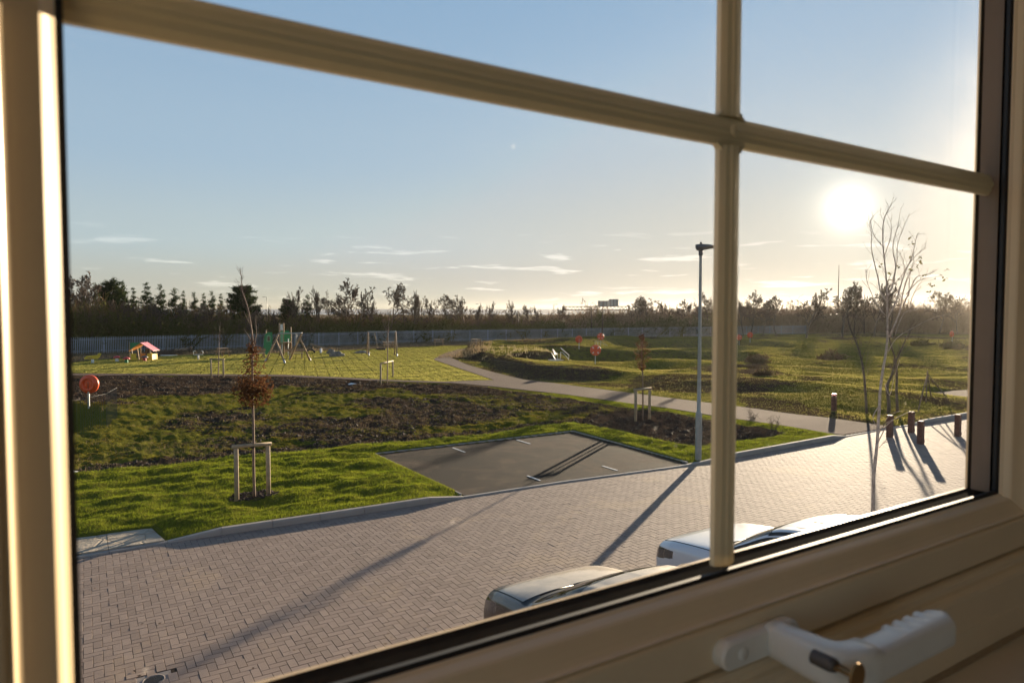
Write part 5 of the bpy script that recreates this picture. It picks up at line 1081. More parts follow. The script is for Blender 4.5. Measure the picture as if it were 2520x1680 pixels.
for t in np.arange(0, Lf, 2.75):
    x, y = np.interp(t, cum, fpts[:, 0]), np.interp(t, cum, fpts[:, 1])
    if me_post is None: m = MB(); m.box(-.05, .05, -.05, .05, -.2, 1.66); po = m.build('post', m_fence, fo); me_post = po
    else: po = me_post.copy(); COL.objects.link(po)
    po.location = (x-f0.x, y-f0.y+.11, 0)
# playhouse
o, p = place_at('playhouse', 354, 885, 'little open playhouse with a pink roof and yellow panels', 'playhouse', None, -.42)
m = MB(); m.add([(0, -.55, 1.48), (0, .75, 1.48), (1.02, .75, .80), (1.02, -.55, .80), (0, -.55, 1.44), (0, .75, 1.44), (1.02, .75, .76), (1.02, -.55, .76)], [(0, 1, 2, 3), (7, 6, 5, 4), (0, 3, 7, 4), (2, 1, 5, 6), (3, 2, 6, 7), (1, 0, 4, 5)]); m.build('roof_panel', m_pink, o)
m = MB(); m.v = []; m.add([(-.02, -.55, 1.46), (-.02, .75, 1.46), (-.98, .75, .80), (-.98, -.55, .80), (-.02, -.55, 1.42), (-.02, .75, 1.42), (-.98, .75, .76), (-.98, -.55, .76)], [(3, 2, 1, 0), (4, 5, 6, 7), (0, 3, 7, 4), (2, 1, 5, 6), (3, 2, 6, 7), (1, 0, 4, 5)]); m.build('roof_panel', m_orp, o)
for x, y in ((-.78, -.45), (-.78, .60), (.78, -.45), (.78, .60)): m = MB(); m.bar((x*.85, y, -.05), (x, y, .93), .07); m.build('post', m_post, o)
m = MB(); m.add([(.42, -.5, 0), (.80, -.5, 0), (.88, -.5, .62), (.52, -.5, .55)]+[(.42, -.46, 0), (.80, -.46, 0), (.88, -.46, .62), (.52, -.46, .55)], [(0, 1, 2, 3), (7, 6, 5, 4), (0, 4, 5, 1), (1, 5, 6, 2), (2, 6, 7, 3), (3, 7, 4, 0)]); m.build('wall_panel', m_yellow, o)
m = MB(); m.box(-.82, -.40, -.5, -.46, 0, .55); m.build('wall_panel', m_yellow, o); m = MB(); m.box(-.5, .4, .58, .62, 0, .50); m.build('wall_panel', m_orp, o); m = MB(); m.box(.84, .88, -.45, .60, .02, .5); m.build('wall_panel', m_yellow, o)
m = MB(); m.box(.05, .40, .2, .35, 0, .92); m.build('inner_post', m_dwood, o); m = MB(); m.box(-1.55, -.70, .95, 1.0, .75, 1.42); m.build('side_panel', m_green, o)
for x in (-1.57, -.66): m = MB(); m.tube([(x, .92, -.05), (x, .92, 1.45)], .045, 8); m.build('pole', m_post, o)
# climbing tower
o, p = place_at('climbing_tower', 690, 874, 'timber climbing tower with green panels behind the big A frames', 'climbing frame'); s = mpp(p)
def lx(px): return (px-690)*s
for px, pt, px2, pb, dy in ((658, 811, 650, 871, -.2), (688.7, 795, 689, 875, -.6), (698.4, 795, 698, 873, .3), (715.5, 805, 716, 867, .6)): m = MB(); m.tube([(lx(px2), dy, -.1), (lx(px), dy, (874-pt)*s)], .065, 8); m.build('post', m_wood, o)
def panel(pts, y, mat, nm='panel', hole=None, t=.03):
    m = MB(); m.prism([(lx(a), (874-b)*s) for a, b in pts], y, y+t, axis='y'); return m.build(nm, mat, o)
pn = panel([(655, 822), (661, 817), (672, 816.5), (672.5, 838), (667, 858), (659, 872), (651, 868), (652, 840)], -.35, m_green); panel([(659, 826), (663, 823), (667.5, 824), (668, 840), (658.5, 840)], -.39, m_lgreen, 'window_frame'); panel([(661, 828), (663, 826), (666, 826.5), (666.5, 838), (660.5, 838)], -.42, m_dwood, 'window_opening')
panel([(690, 816), (697, 813), (697, 845), (690, 845)], -.5, m_lgreen); panel([(699, 819), (704, 813), (710, 813), (714, 820), (713.5, 840), (699, 841)], .2, m_green); panel([(698, 841), (714, 841), (715, 866), (708, 866)], .35, m_dwood, 'climbing_wall')
panel([(691, 798), (696, 797), (697, 812), (690, 812)], -.55, m_wpaint, 'sign_panel'); m = MB(); m.tube([(lx(658), -.2, (874-814)*s), (lx(674), -.3, (874-812)*s), (lx(688), -.6, (874-807)*s)], .02, 6); m.build('rope', m_dwood, o)
for px in (694, 708): m = MB(); m.tube([(lx(px), -.2, 0), (lx(px+1), -.2, (874-833)*s)], .04, 8); m.build('grab_pole', m_wpaint, o)
m = MB(); m.box(lx(689), lx(716), -.6, .6, 1.15, 1.22); m.build('deck', m_wood, o)
# big double A frame
def a_frame(name, lb, tops, feet, r, ref, grp=None, cat='swing frame'):
    p = foot(*ref); o = empty(name, tuple(p), 0, lb, cat, grp); d_ = depth_of(p.x, p.y); T = [AT(*t_, d_) for t_ in tops]; m = MB(); m.tube([T[0], T[1]], .045, 8); rel(m, p).build('crossbar', m_galv, o)
    for f_, t_ in feet: q = foot(*f_); t3 = AT(*t_, d_); m = MB(); m.tube([q-Vector((0, 0, .1)), q.lerp(t3, .5), t3], r, 8); rel(m, p).build('leg', m_wood, o); m = MB(); e = q.lerp(t3, .12); m.tube([q-Vector((0, 0, .05)), e], r*1.12, 8); rel(m, p).build('foot_sleeve', m_galv, o)
    return o, p, d_
o, p, d_ = a_frame('swing_frame', 'big timber frame of two crossed A legs joined by a pale bar', ((685, 821), (743.5, 819)), (((652, 890.5), (685.5, 821)), ((701.5, 893), (680, 838)), ((712, 885), (743.5, 819)), ((764, 886.5), (738.5, 834))), .07, (706, 888))
for px in (728, 731): m = MB(); m.tube([AT(px, 820, d_), AT(px-.5, 848, d_)], .012, 5); rel(m, p).build('chain', m_galv, o)
# basket swing
o, p, d_ = a_frame('basket_swing', 'basket swing hanging in a timber frame on the playground lawn', ((905, 816), (974, 816)), (((903, 873), (905.5, 816)), ((908, 876), (906, 817)), ((971, 873), (973, 816)), ((977.5, 877.5), (974, 817))), .06, (940, 874), cat='swing')
c = AT(938, 859, d_); m = MB(); m.lathe([(0, -.10), (.30, -.08), (.42, .0), (.46, .06), (.44, .07), (.38, .0), (.28, -.05), (0, -.07)], 20, tuple(c)); rel(m, p).build('basket_seat', m_tyre, o)
for a, b in (((921, 819), (929, 857)), ((921.5, 819), (932, 858)), ((955, 818), (947, 857)), ((955.5, 818), (944, 858))): m = MB(); m.tube([AT(*a, d_), AT(*b, d_)], .014, 5); rel(m, p).build('hanging_rope', m_post, o)
# benches and picnic tables
def bench(px, py, wpx, lb, turn=0):
    o, p = place_at('bench', px, py, lb, 'bench', 'timber benches by the climbing frames', turn); w = wpx*mpp(p)/2
    m = MB(); m.box(-w, w, -.20, .20, .42, .47, .005); m.build('seat', m_wood, o); m = MB(); m.box(-w, w, .22, .26, .60, .86, .005); m.build('backrest', m_wood, o)
    for x in (-w*.75, w*.75): m = MB(); m.box(x-.05, x+.05, -.16, .16, -.05, .42); m.box(x-.04, x+.04, .17, .23, -.05, .8); m.build('leg', m_wood, o)
bench(728, 882, 38, 'timber bench under the right A legs of the big frame'); bench(638, 882, 30, 'timber bench left of the climbing tower')
def picnic(px, py, wpx, lb, turn):
    o, p = place_at('picnic_table', px, py, lb, 'picnic table', 'timber picnic tables at the edge of the playground', turn); w = wpx*mpp(p)/2
    for k in range(5): m = MB(); m.box(-w, w, -.36+k*.146, -.36+k*.146+.13, .70, .74); m.build('top_plank', m_wood, o)
    for y in (-.72, .50): m = MB(); m.box(-w, w, y, y+.22, .42, .46); m.build('bench_plank', m_wood, o)
    for x in (-w*.7, w*.7):
        m = MB(); m.box(x-.03, x+.03, -.72, .72, .36, .42); m.build('cross_beam', m_wood, o)
        for sg in (-1, 1): m = MB(); m.bar((x, sg*.62, -.05), (x, sg*.22, .70), .06, .09); m.build('leg', m_wood, o)
picnic(548, 876, 27, 'picnic table with a pale top behind the left bare sapling', .5); picnic(956, 857, 30, 'picnic table partly behind the right legs of the basket swing', .15); picnic(1080, 850, 27, 'middle picnic table of the far lawn edge, left of the path', .1); picnic(1171, 850.5, 24, 'picnic table furthest right, above the bend of the path', -.5)
# small playground things
o, p = place_at('spring_rider', 228, 893, 'small wooden spring rider at the left end of the playground', 'spring rider', None, .2)
m = MB(); m.tube([(0, 0, -.05), (0, 0, .28)], .10, 10); m.build('spring', m_wpaint, o); m = MB(); m.prism([(-.55, .32), (.35, .32), (.50, .45), (.62, .72), (.45, .78), (.30, .62), (-.40, .58), (-.55, .45)], -.05, .05, axis='y'); m.build('body', m_yellow, o); m = MB(); m.box(-.35, -.05, -.16, .16, .42, .46); m.build('seat', m_wood, o); m = MB(); m.bar((.30, -.2, .60), (.30, .2, .60), .03); m.build('handle', m_wood, o)
for px, py, cc, lb in ((288, 888.5, m_wpaint, 'mushroom stool with a red cap on a white stem'), (311, 892, m_green, 'mushroom stool with a red cap on a green stem'), (356, 888, m_red, 'mushroom stool with a dark cap in front of the playhouse')):
    o, p = place_at('mushroom_stool', px, py, lb, 'stool', 'mushroom stools by the playhouse'); m = MB(); m.lathe([(.13, -.05), (.12, .28)], 12); m.build('stem', cc, o); m = MB(); m.lathe([(.12, .26), (.28, .27), (.25, .36), (.13, .43), (0, .45)], 16); m.build('cap', m_lamph if cc is m_red else m_red, o)
o, p = place_at('spinning_seat', 488, 884, 'small white spring seesaw with two handle hoops on the lawn', 'seesaw'); m = MB(); m.tube([(0, 0, -.05), (0, 0, .38)], .07, 10); m.build('spring', m_wpaint, o); m = MB(); m.box(-.38, .38, -.12, .12, .38, .43); m.build('board', m_galv, o)
for sx_ in (-1, 1): m = MB(); m.tube([(sx_*.36, -.1, .43), (sx_*.37, -.1, .68), (sx_*.30, -.1, .74), (sx_*.22, -.1, .70)], .022, 6); m.build('handle', m_wpaint, o)
p = foot(815, 866); o = empty('balance_beam', tuple(p), 0, 'sloping timber balance beam resting on the small boulder', 'balance beam'); d_ = depth_of(p.x, p.y); m = MB(); m.tube([AT(764, 846, d_+1.5), AT(817, 862, d_)], .09, 8); rel(m, p).build('beam', m_wood, o); q = foot(770, 858); m = MB(); m.tube([Vector((q.x, q.y, q.z-.1)), AT(770, 847.5, d_+1.4)], .05, 6); rel(m, p).build('support', m_wood, o)
def boulder(px, py, w, h, sd, lb, cat='boulder', grp='boulders on the playground lawn'):
    p = foot(px, py); R = np.random.default_rng(sd); m = MB(); vs = []; nu, nv = 14, 7
    for j in range(nv+1):
        ph = math.pi/2*j/nv
        for i in range(nu): th = 2*math.pi*i/nu; k = 1+.16*math.sin(2*th+sd)+.1*R.normal()*(j < nv); vs.append((w*math.cos(ph)*math.cos(th)*k, w*.7*math.cos(ph)*math.sin(th)*k, h*math.sin(ph)*(1+.08*R.normal()*(j < nv))-.05))
    m.add(vs, [(j*nu+i, j*nu+(i+1) % nu, (j+1)*nu+(i+1) % nu, (j+1)*nu+i) for j in range(nv) for i in range(nu)], False); o = m.build('boulder', m_rock); o.location = tuple(p); return tag(o, lb, cat, grp)
boulder(815, 869, .42, .45, 1, 'small grey boulder carrying the end of the balance beam'); boulder(829, 876, .62, .48, 2, 'large grey boulder in front of the small one'); boulder(891, 868, .75, .26, 3, 'flat dark boulder left of the basket swing')
o, p = place_at('half_tyre', 764, 868, 'black half tyre standing in the playground lawn', 'tyre'); m = MB(); m.tube([(.38*math.cos(a), 0, .34*math.sin(a)) for a in np.linspace(0, math.pi, 12)], .09, 8); m.build('tyre', m_tyre, o)
for px, py, pt, lb in ((790, 868, 857, 'short white marker post right of the half tyre'), (251.5, 866, 852, 'white marker post in the rough ground left of the playhouse')):
    p = foot(px, py); o = tag(MB().lathe([(.11, -.1), (.11, (py-pt)*mpp(p)), (0, (py-pt)*mpp(p)+.03)], 10).build('marker_post', m_wpaint), lb, 'post', 'white marker posts'); o.location = tuple(p)
p = foot(424, 872); o = empty('log_pile', tuple(p), 0, 'heap of brushwood and logs behind the playground lawn', 'log pile'); s = mpp(p); R = random.Random(4)
m = MB(); m.tube([(.2, 0, .35), (1.4, .3, .42)], .16, 10); m.build('log', m_wood, o); m = MB(); m.lathe([(0, 0), (.28, 0), (.28, .3), (0, .3)], 14, (1.45, .3, .42), 'x'); m.build('log', m_dwood, o)
br = [(R.uniform(-1.4, .6), R.uniform(-.5, .5), R.uniform(0, .3)) for _ in range(60)]; T = np.array([(x, y, z, x+R.uniform(.2, 1.2), y+R.uniform(-.4, .4), z+R.uniform(-.05, .5), .03, .015) for x, y, z in br]); seg_mesh('brushwood', T, 4, m_twig, o, kind='stuff')
p = foot(416, 875); o = MB().box(-.7, .7, -.15, .15, 0, .06).build('pale_board', m_wpaint); o.location = tuple(p); o.rotation_euler = (0, .03, -.1); tag(o, 'pale board lying in front of the brushwood heap', 'board')
for k, (px, py) in enumerate(((868, 946), (166, 1166))):
    p = foot(px, py); m = MB(); m.add([(-.22, -.1, .01), (.2, -.14, .05), (.24, .1, .02), (-.05, .15, .09), (-.25, .08, .03)], [(0, 1, 3), (1, 2, 3), (0, 3, 4)]); o = m.build('litter', m_wpaint); o.location = tuple(p); tag(o, ('scrap of white plastic on the dark soil before the basket swing', 'crumpled white wrapper at the lawn edge by the left window frame')[k], 'litter')
# stair rails in the basins
def rail_set(base, segs, lb, steps=None):
    p = foot(*base); o = empty('basin_stair', tuple(p), 0, lb, 'handrail', 'galvanised stair rails in the basins'); d_ = depth_of(p.x, p.y)
    for dd, pts in segs: m = MB(); m.tube([AT(x, y, d_+dd) for x, y in pts], .028, 6, smooth=False); rel(m, p).build('rail', m_galv, o)
    return o, p, d_
o, p, d_ = rail_set((1385, 886), ((0, ((1366, 884), (1357, 868), (1372, 868), (1372, 884))), (0, ((1360, 859), (1371, 873))), (.3, ((1379, 882), (1380, 866), (1385, 867), (1399, 883))), (.3, ((1380, 856), (1400, 874), (1399, 886))), (0, ((1360, 859), (1366, 873)))), 'galvanised handrails of the stair into the nearer basin')
for k in range(3): m = MB(); a = AT(1364+k*4, 884+k*1.0, d_-.1*k); m.box(a.x-.5, a.x+.5, a.y-.15, a.y+.15, a.z-.06, a.z); rel(m, p).build('step', m_galv, o)
rail_set((1480, 850), ((0, ((1465, 848), (1464, 840), (1478, 840), (1478, 849))), (.2, ((1471, 840), (1471, 848))), (.3, ((1480, 842), (1495, 850)))), 'galvanised handrails of the stair by the upper lifebuoy')
# far things: sign gantry, lamps, poles, mast
def at_far(px, py, d): return AT(px, py, d)
D = 330; b0 = at_far(1466, 766, D); b0.z = 0; o = empty('sign_gantry', tuple(b0), 0, 'long dark motorway sign gantry with two grey sign backs above the scrub', 'sign gantry'); m_gan = simple('gantry_steel', (.045, .032, .025), .9, spec=.1, var=.1)
rx = _r; A0, A1, B0, B1 = at_far(1384, 754, D), at_far(1549, 754, D), at_far(1384, 763, D), at_far(1549, 763, D)
for a, b in ((A0, A1), (B0, B1)): m = MB(); m.bar(a, b, .35); rel(m, b0).build('chord', m_gan, o)
n = 18
for i in range(n):
    a = A0.lerp(A1, i/n); b = B0.lerp(B1, (i+.5)/n); c = A0.lerp(A1, (i+1)/n); m = MB(); m.bar(a, b, .16); m.bar(b, c, .16); rel(m, b0).build('brace', m_gan, o)
for px in (1385, 1548): m = MB(); t_ = at_far(px, 753, D); m.bar(Vector((t_.x, t_.y, -.5)), t_, .5); rel(m, b0).build('post', m_gan, o)
m_sb = simple('sign_back', (.22, .26, .28), .5, metal=.3, var=.1)
for x0, x1, y0, y1 in ((1471, 1497.5, 740, 753.4), (1498, 1522, 736, 753.4)):
    a, b = at_far(x0, y1, D-1), at_far(x1, y0, D-1); m = MB(); n3 = 5
    m.add([a, Vector((b.x, b.y, a.z)), b, Vector((a.x, a.y, b.z))]+[q+_f*.3 for q in (a, Vector((b.x, b.y, a.z)), b, Vector((a.x, a.y, b.z)))], [(0, 1, 2, 3), (7, 6, 5, 4), (0, 4, 5, 1), (1, 5, 6, 2), (2, 6, 7, 3), (3, 7, 4, 0)]); sg = rel(m, b0).build('sign_panel', m_sb, o)
    m = MB()
    for k in range(3): u = a.lerp(Vector((b.x, b.y, a.z)), (k+.5)/3)-_f*.1; m.bar(u, Vector((u.x, u.y, b.z)), .12)
    rel(m, b0).build('stiffener', m_gan, sg)
for px, py, dd, arm, lb in ((656, 731, 260, -5, 'far street lamp standing alone right of the egg shaped evergreen'), (1363, 749, 260, 5, 'far street lamp left of the sign gantry'), (1179, 748, 260, -4, 'tiny far street lamp over the estuary')):
    t_ = at_far(px, py, dd); b0 = Vector((t_.x, t_.y, 0)); o = empty('far_street_lamp', tuple(b0), 0, lb, 'street lamp', 'street lamps on the far road'); m = MB(); m.tube([b0-Vector((0, 0, .5)), t_, t_+_r*(arm*.12)+Vector((0, 0, .1))], .12, 5); rel(m, b0).build('column', m_lampc, o); m = MB(); e = t_+_r*(arm*.12); m.bar(e, e+_r*(arm*.18), .3, .16); rel(m, b0).build('lamp_head', m_lamph, o)
for px, py, lb in ((1456, 758, 'left one of two timber poles in the scrub below the gantry'), (1483, 758, 'right one of two timber poles in the scrub below the gantry'), (1275, 765, 'thin pale pole in the scrub left of the gantry')):
    t_ = at_far(px, py, 104); o = MB().tube([(0, 0, -.3), (0, 0, t_.z)], .09, 6).build('timber_pole', m_dwood); o.location = (t_.x, t_.y, 0); tag(o, lb, 'pole', 'poles in the scrub')
t_ = at_far(2064.7, 652, 420); o = MB().tube([(0, 0, -1), (0, 0, t_.z*.6), (0, 0, t_.z)], [.45, .3, .14], 6).build('radio_mast', m_gan); o.location = (t_.x, t_.y, 0); tag(o, 'tall thin mast rising above the trees under the sun', 'mast')
t_ = at_far(650, 757, 250); t2 = at_far(815, 757, 250)
# shrubs and stumps on the right field
def shrub(px, py, wpx, hpx, mat, lb, sd, n=90, tw=.02):
    p = foot(px, py); s = mpp(p); R = np.random.default_rng(sd); rr, hh = wpx*s/2, hpx*s; a = R.uniform(0, 6.283, n); el = np.arcsin(R.uniform(.1, 1, n)); L = R.uniform(.6, 1.0, n)
    d = np.stack([np.cos(a)*np.cos(el)*rr, np.sin(a)*np.cos(el)*rr*.7, np.sin(el)*hh], -1)*L[:, None]; b = np.stack([R.normal(0, rr*.35, n), R.normal(0, rr*.2, n), np.full(n, -.05)], -1); e = b+d; out = [np.concatenate([b, e, np.full((n, 1), tw), np.full((n, 1), tw*.4)], 1)]
    st = out[0].copy()
    sh = []
    for _ in range(9): f_ = R.uniform(.3, 1, (n, 1)); s0 = b+(e-b)*f_; g_ = s0+R.normal(0, .16*rr**.5, (n, 3)); sh.append(np.concatenate([s0, g_, np.full((n, 1), tw*1.0), np.full((n, 1), tw*.6)], 1))
    o = empty('shrub', tuple(p), 0, lb, 'shrub', 'shrubs on the right hand field'); seg_mesh('stems', st, 3, m_twig, o, kind='stuff'); seg_mesh('foliage', np.concatenate(sh), 3, mat, o, kind='stuff'); return o
shrub(2044, 886, 72, 22, m_scrub, 'brown heap of cut shrub below the field trees', 1, 130, .035); shrub(1862, 893, 60, 26, m_scrub, 'brown twiggy bush right of the upright glazing bar', 2, 110, .03); shrub(2344, 857, 66, 20, m_scrubg, 'dark green bush by the right window edge', 3, 120, .05)
shrub(2265, 850, 60, 16, m_scrubg, 'low green bush left of the far pale path', 4, 90, .045); shrub(1880, 922, 50, 14, m_scrub, 'low dark twiggy clump on the bare soil right of the glazing bar', 5, 80, .025); shrub(1850, 1035, 34, 44, m_twig, 'sparse bare bush in the verge right of the glazing bar', 6, 12, .006); shrub(1905, 1052, 40, 40, m_twig, 'thin bare twigs at the tip of the mulched bed', 7, 10, .006)
# wire guard fence along the near edge of the basins
m_wire = simple('thin_fence_wire', (.10, .10, .095), .6, metal=.4)
def wire(pts, h, lb, step=.11):
    W_ = [Vector((*G(x, y, .1), 0)) for x, y in pts]; c0 = W_[0]; o = empty('wire_fence', (c0.x, c0.y, 0), 0, lb, 'wire fence', 'thin wire fences round the dips'); S_ = []
    for a, b in zip(W_[:-1], W_[1:]):
        n = int((b-a).length/step)
        for i in range(n): q = a.lerp(b, i/n); z = H1(q.x, q.y); S_.append((q.x-c0.x, q.y-c0.y, z, q.x-c0.x, q.y-c0.y, z+h, .004, .004))
    seg_mesh('wires', S_, 3, m_wire, o, kind='stuff')
    for a, b in zip(W_[:-1], W_[1:]): m = MB(); m.tube([Vector((a.x, a.y, H1(a.x, a.y)+h))-Vector((c0.x, c0.y, 0)), Vector((b.x, b.y, H1(b.x, b.y)+h))-Vector((c0.x, c0.y, 0))], .005, 4); m.build('top_wire', m_wire, o)
wire(((-60, 1100), (100, 1088), (200, 1075), (262, 1058), (290, 1030)), 1.15, 'thin wire fence round the dip at the left edge'); wire(((1216, 921), (1300, 937), (1400, 946), (1480, 952)), 1.0, 'thin wire fence at the foot of the earth bank by the path')
# ------------------------------------------------------------------ parked cars
def paint(name, c, metal, rough, dust=(.30, .24, .17), da=.25):  # dust tint on upward faces; the dark car's also holds painted sky reflection
    m_, t = new_mat(name); n1 = t.noise(1.6, 5, .6, t.pos()); n2 = t.noise(220, 3, .7, t.pos())
    nrm = t.node('ShaderNodeNewGeometry').outputs['Normal']; sp = t.node('ShaderNodeSeparateXYZ'); t.link(nrm, sp.inputs[0])
    f = t.math('MULTIPLY', t.math('MULTIPLY', t.ramp(n1, .3, .7, .4, 1), t.ramp(n2, .3, .7, .6, 1)), t.math('MULTIPLY', t.math('MAXIMUM', sp.outputs['Z'], 0), da))
    b = bsdf(t, t.mix(f, c, dust), t.ramp(f, 0, .5, rough, .6), metal=metal, spec=.5)
    b.inputs['Coat Weight'].default_value = .8; b.inputs['Coat Roughness'].default_value = .06; return m_
def tinted(name, c, tint):
    m_, t = new_mat(name); tr = t.node('ShaderNodeBsdfTransparent'); tr.inputs[0].default_value = col4(tint); g = t.node('ShaderNodeBsdfGlossy'); g.inputs['Roughness'].default_value = .03
    fr = t.node('ShaderNodeFresnel'); fr.inputs[0].default_value = 1.5; mx = t.node('ShaderNodeMixShader'); t.link(fr.outputs[0], mx.inputs[0]); t.link(tr.outputs[0], mx.inputs[1]); t.link(g.outputs[0], mx.inputs[2]); t.link(mx.outputs[0], t.out.inputs['Surface']); return m_
m_glass_c = tinted('car_glass', None, (.42, .46, .45)); m_trim = simple('black_car_trim', (.012, .012, .012), .5, var=.1); m_chrome = simple('chrome_strip', (.75, .76, .78), .12, metal=1.0, var=.02)
m_lampg = simple('headlamp_lens', (.05, .055, .06), .08, var=.1, Coat_Weight=1.0); m_lampc2 = simple('headlamp_reflector', (.6, .62, .65), .15, metal=.9, var=.05); m_seat = simple('seat_fabric', (.03, .03, .032), .85); m_tub = simple('cabin_trim', (.05, .05, .05), .8); m_alloy = simple('alloy_wheel', (.45, .46, .48), .3, metal=.9, var=.05)
def cr(P, ts):
    """Catmull-Rom through rows of P (uniform)"""
    P = np.asarray(P, float); n = len(P)-1; i = np.clip(np.floor(ts).astype(int), 0, n-1); f = (ts-i)[:, None]
    a, b, c, d = P[np.maximum(i-1, 0)], P[i], P[i+1], P[np.minimum(i+2, n)]
    return .5*((2*b)+(c-a)*f+(2*a-5*b+4*c-d)*f*f+(3*b-a-3*c+d)*f**3)
def make_car(name, label, x, ynose, st, body, rz=0.0, ribs=False, chrome=False, wheels=(.86, 3.45), wr=.33, cowl=1.28, roof0=2.05, win=(1.45, 3.75)):
    """st rows: distance from the nose, half width, shoulder height, top height, half width at the hood or roof edge, height of that edge"""
    root = empty(name, (x, ynose, 0), rz, label, 'car', None); st = np.array(st, float); ds = st[:, 0]; ND, NV_ = 230, 113
    dd = np.concatenate([np.linspace(0, .5, 46)[:-1], np.linspace(.5, ds[-1], ND-45)]); tt = np.interp(dd, ds, np.arange(len(ds))); A = cr(st[:, 1:], tt); w, hs, ht, wt, zt = A.T
    rows = []
    for k in range(len(dd)):
        pts = np.array([(w[k]*.88, .20), (w[k]*.975, .30), (w[k], .30+.5*(hs[k]-.30)), (w[k]*.992, hs[k]-.09), (w[k]*.955, hs[k]), (wt[k], zt[k]), (wt[k]*.62, zt[k]+(ht[k]-zt[k])*.78), (0, ht[k])])
        rows.append(cr(pts, np.linspace(0, 7, NV_)))
    S = np.array(rows); vv = np.linspace(0, 7, NV_); V = np.zeros((2, len(dd), NV_, 3))
    nose_in = lambda z: .10*np.clip((z-.50)/.5, 0, 1)**2+.05*np.clip((.40-z)/.2, 0, 1)
    for sgn in (0, 1):
        V[sgn, :, :, 0] = S[:, :, 0]*(1 if sgn else -1); V[sgn, :, :, 2] = S[:, :, 1]; V[sgn, :, :, 1] = -dd[:, None]
    D, VV = np.meshgrid(dd, vv, indexing='ij'); Zc = S[:, :, 1]; Xc = S[:, :, 0]
    # what each little face of the skin is
    kind = np.zeros(D.shape, int)       # 0 body 1 side glass 2 windscreen 3 trim 4 seam 5 headlamp 6 grille
    span = (VV > 3.98) & (VV < 5.0); fz = (Zc-np.interp(D, dd, hs))/(np.interp(D, dd, zt)-np.interp(D, dd, hs)+1e-6); open_h = np.interp(D, dd, zt)-np.interp(D, dd, hs)
    sidew = span & (D > win[0]) & (D < win[1]) & (fz > .10) & (fz < .86) & (open_h > .13) & ((D-win[0])*.62 > (Zc-np.interp(D, dd, hs))*.8-.12) & ((win[1]-D) > (Zc-np.interp(D, dd, hs))*.7)
    kind[sidew] = 1
    ring_ = span & (D > win[0]-.06) & (D < win[1]+.06) & (fz > .03) & (fz < .93) & (open_h > .10) & ~sidew & ((D-win[0]+.06)*.62 > (Zc-np.interp(D, dd, hs))*.8-.15) & ((win[1]-D+.06) > (Zc-np.interp(D, dd, hs))*.7); kind[ring_] = 3
    kind[(np.abs(D-(win[0]+1.15)) < .04) & sidew] = 3
    kind[(VV > 5.12) & (D > cowl+.04) & (D < roof0)] = 2; kind[(VV > 4.75) & (D > cowl-.05) & (D <= cowl+.04)] = 3
    kind[(VV > 5.15) & (D > ds[-1]-.75) & (D < ds[-1]-.18)] = 2
    seam = ((np.abs(VV-4.85) < .034) & (D > .16) & (D < cowl-.04)) | ((VV > 4.85) & (np.abs(D-.17) < .006)) | ((VV > .6) & (VV < 3.98) & ((np.abs(D-win[0]-.04) < .009) | (np.abs(D-win[0]-1.15) < .009)))
    kind[seam & (kind == 0)] = 4
    if ribs:
        for xr in (.14, .30, .46): kind[(np.abs(Xc-xr) < .012) & (D > roof0+.22) & (D < ds[-1]-.95) & (VV > 5)] = 4
        kind[(np.abs(VV-5.12) < .06) & (D > roof0) & (D < ds[-1]-.8)] = 4
    zl = .66+.10*D*1.2; hl = (D > .015) & (D < .47) & (Zc > np.interp(D, [0, .5], [.60, .73])) & (Zc < np.interp(D, [0, .5], [.78, .82])) & (VV < 4.2) & (Xc > .5); kind[hl] = 5
    kind[(D < .012) & (Zc > .30) & (Zc < .60) & (Xc < .52)] = 6
    arch = np.zeros(D.shape, bool)
    for wd in wheels: arch |= ((D-wd)**2+(Zc-wr)**2 < (wr+.055)**2) & (VV < 4)
    off = np.zeros(D.shape); off[kind == 1] = .012; off[kind == 4] = .010; off[kind == 3] = .006; off[kind == 2] = .004; off[kind == 6] = .02; off[kind == 5] = .003
    nx = np.array([1., 0, 0])
    G1 = np.gradient(V[1], axis=0); G2 = np.gradient(V[1], axis=1); N_ = np.cross(G1, G2); N_ /= np.linalg.norm(N_, axis=-1, keepdims=True)+1e-9
    if N_[60, 40, 0] < 0: N_ = -N_
    V1 = V[1]-N_*off[..., None]; V0 = V1.copy(); V0[..., 0] *= -1
    nd, nv = D.shape; ids = np.arange(nd*nv).reshape(nd, nv); Q = np.stack([ids[:-1, :-1], ids[1:, :-1], ids[1:, 1:], ids[:-1, 1:]], -1).reshape(-1, 4)
    kf = kind.ravel()[Q]; kq = np.where((kf == kf[:, :1]).all(1), kf[:, 0], np.max(kf*(kf != 0), 1)); kq = np.where(np.isin(kf[:, 0], (1, 2)) & ~(kf == kf[:, :1]).all(1), 3, kq); dead = arch.ravel()[Q].any(1)
    def part(sel, nm, mat, parent=root, sides=(0, 1)):
        vs, fs, b = [], [], 0
        for sgn in sides:
            q = Q[sel & ~dead]; 
            if not len(q): return None
            u, inv_ = np.unique(q, return_inverse=True); inv_ = inv_.reshape(-1, 4); vs.append((V1 if sgn else V0).reshape(-1, 3)[u]); fs.append((inv_[:, ::-1] if sgn else inv_)+b); b += len(u)
        return mesh_np(nm, np.concatenate(vs), np.concatenate(fs), mat, parent, smooth=True)
    body_o = part(kq == 0, 'body', body); part(np.isin(kq, (3, 4)), 'trim', m_trim); 
    for sgn in (0, 1): part(kq == 1, 'side_window', m_glass_c, root, (sgn,)); part(kq == 5, 'headlight', m_lampg, root, (sgn,))
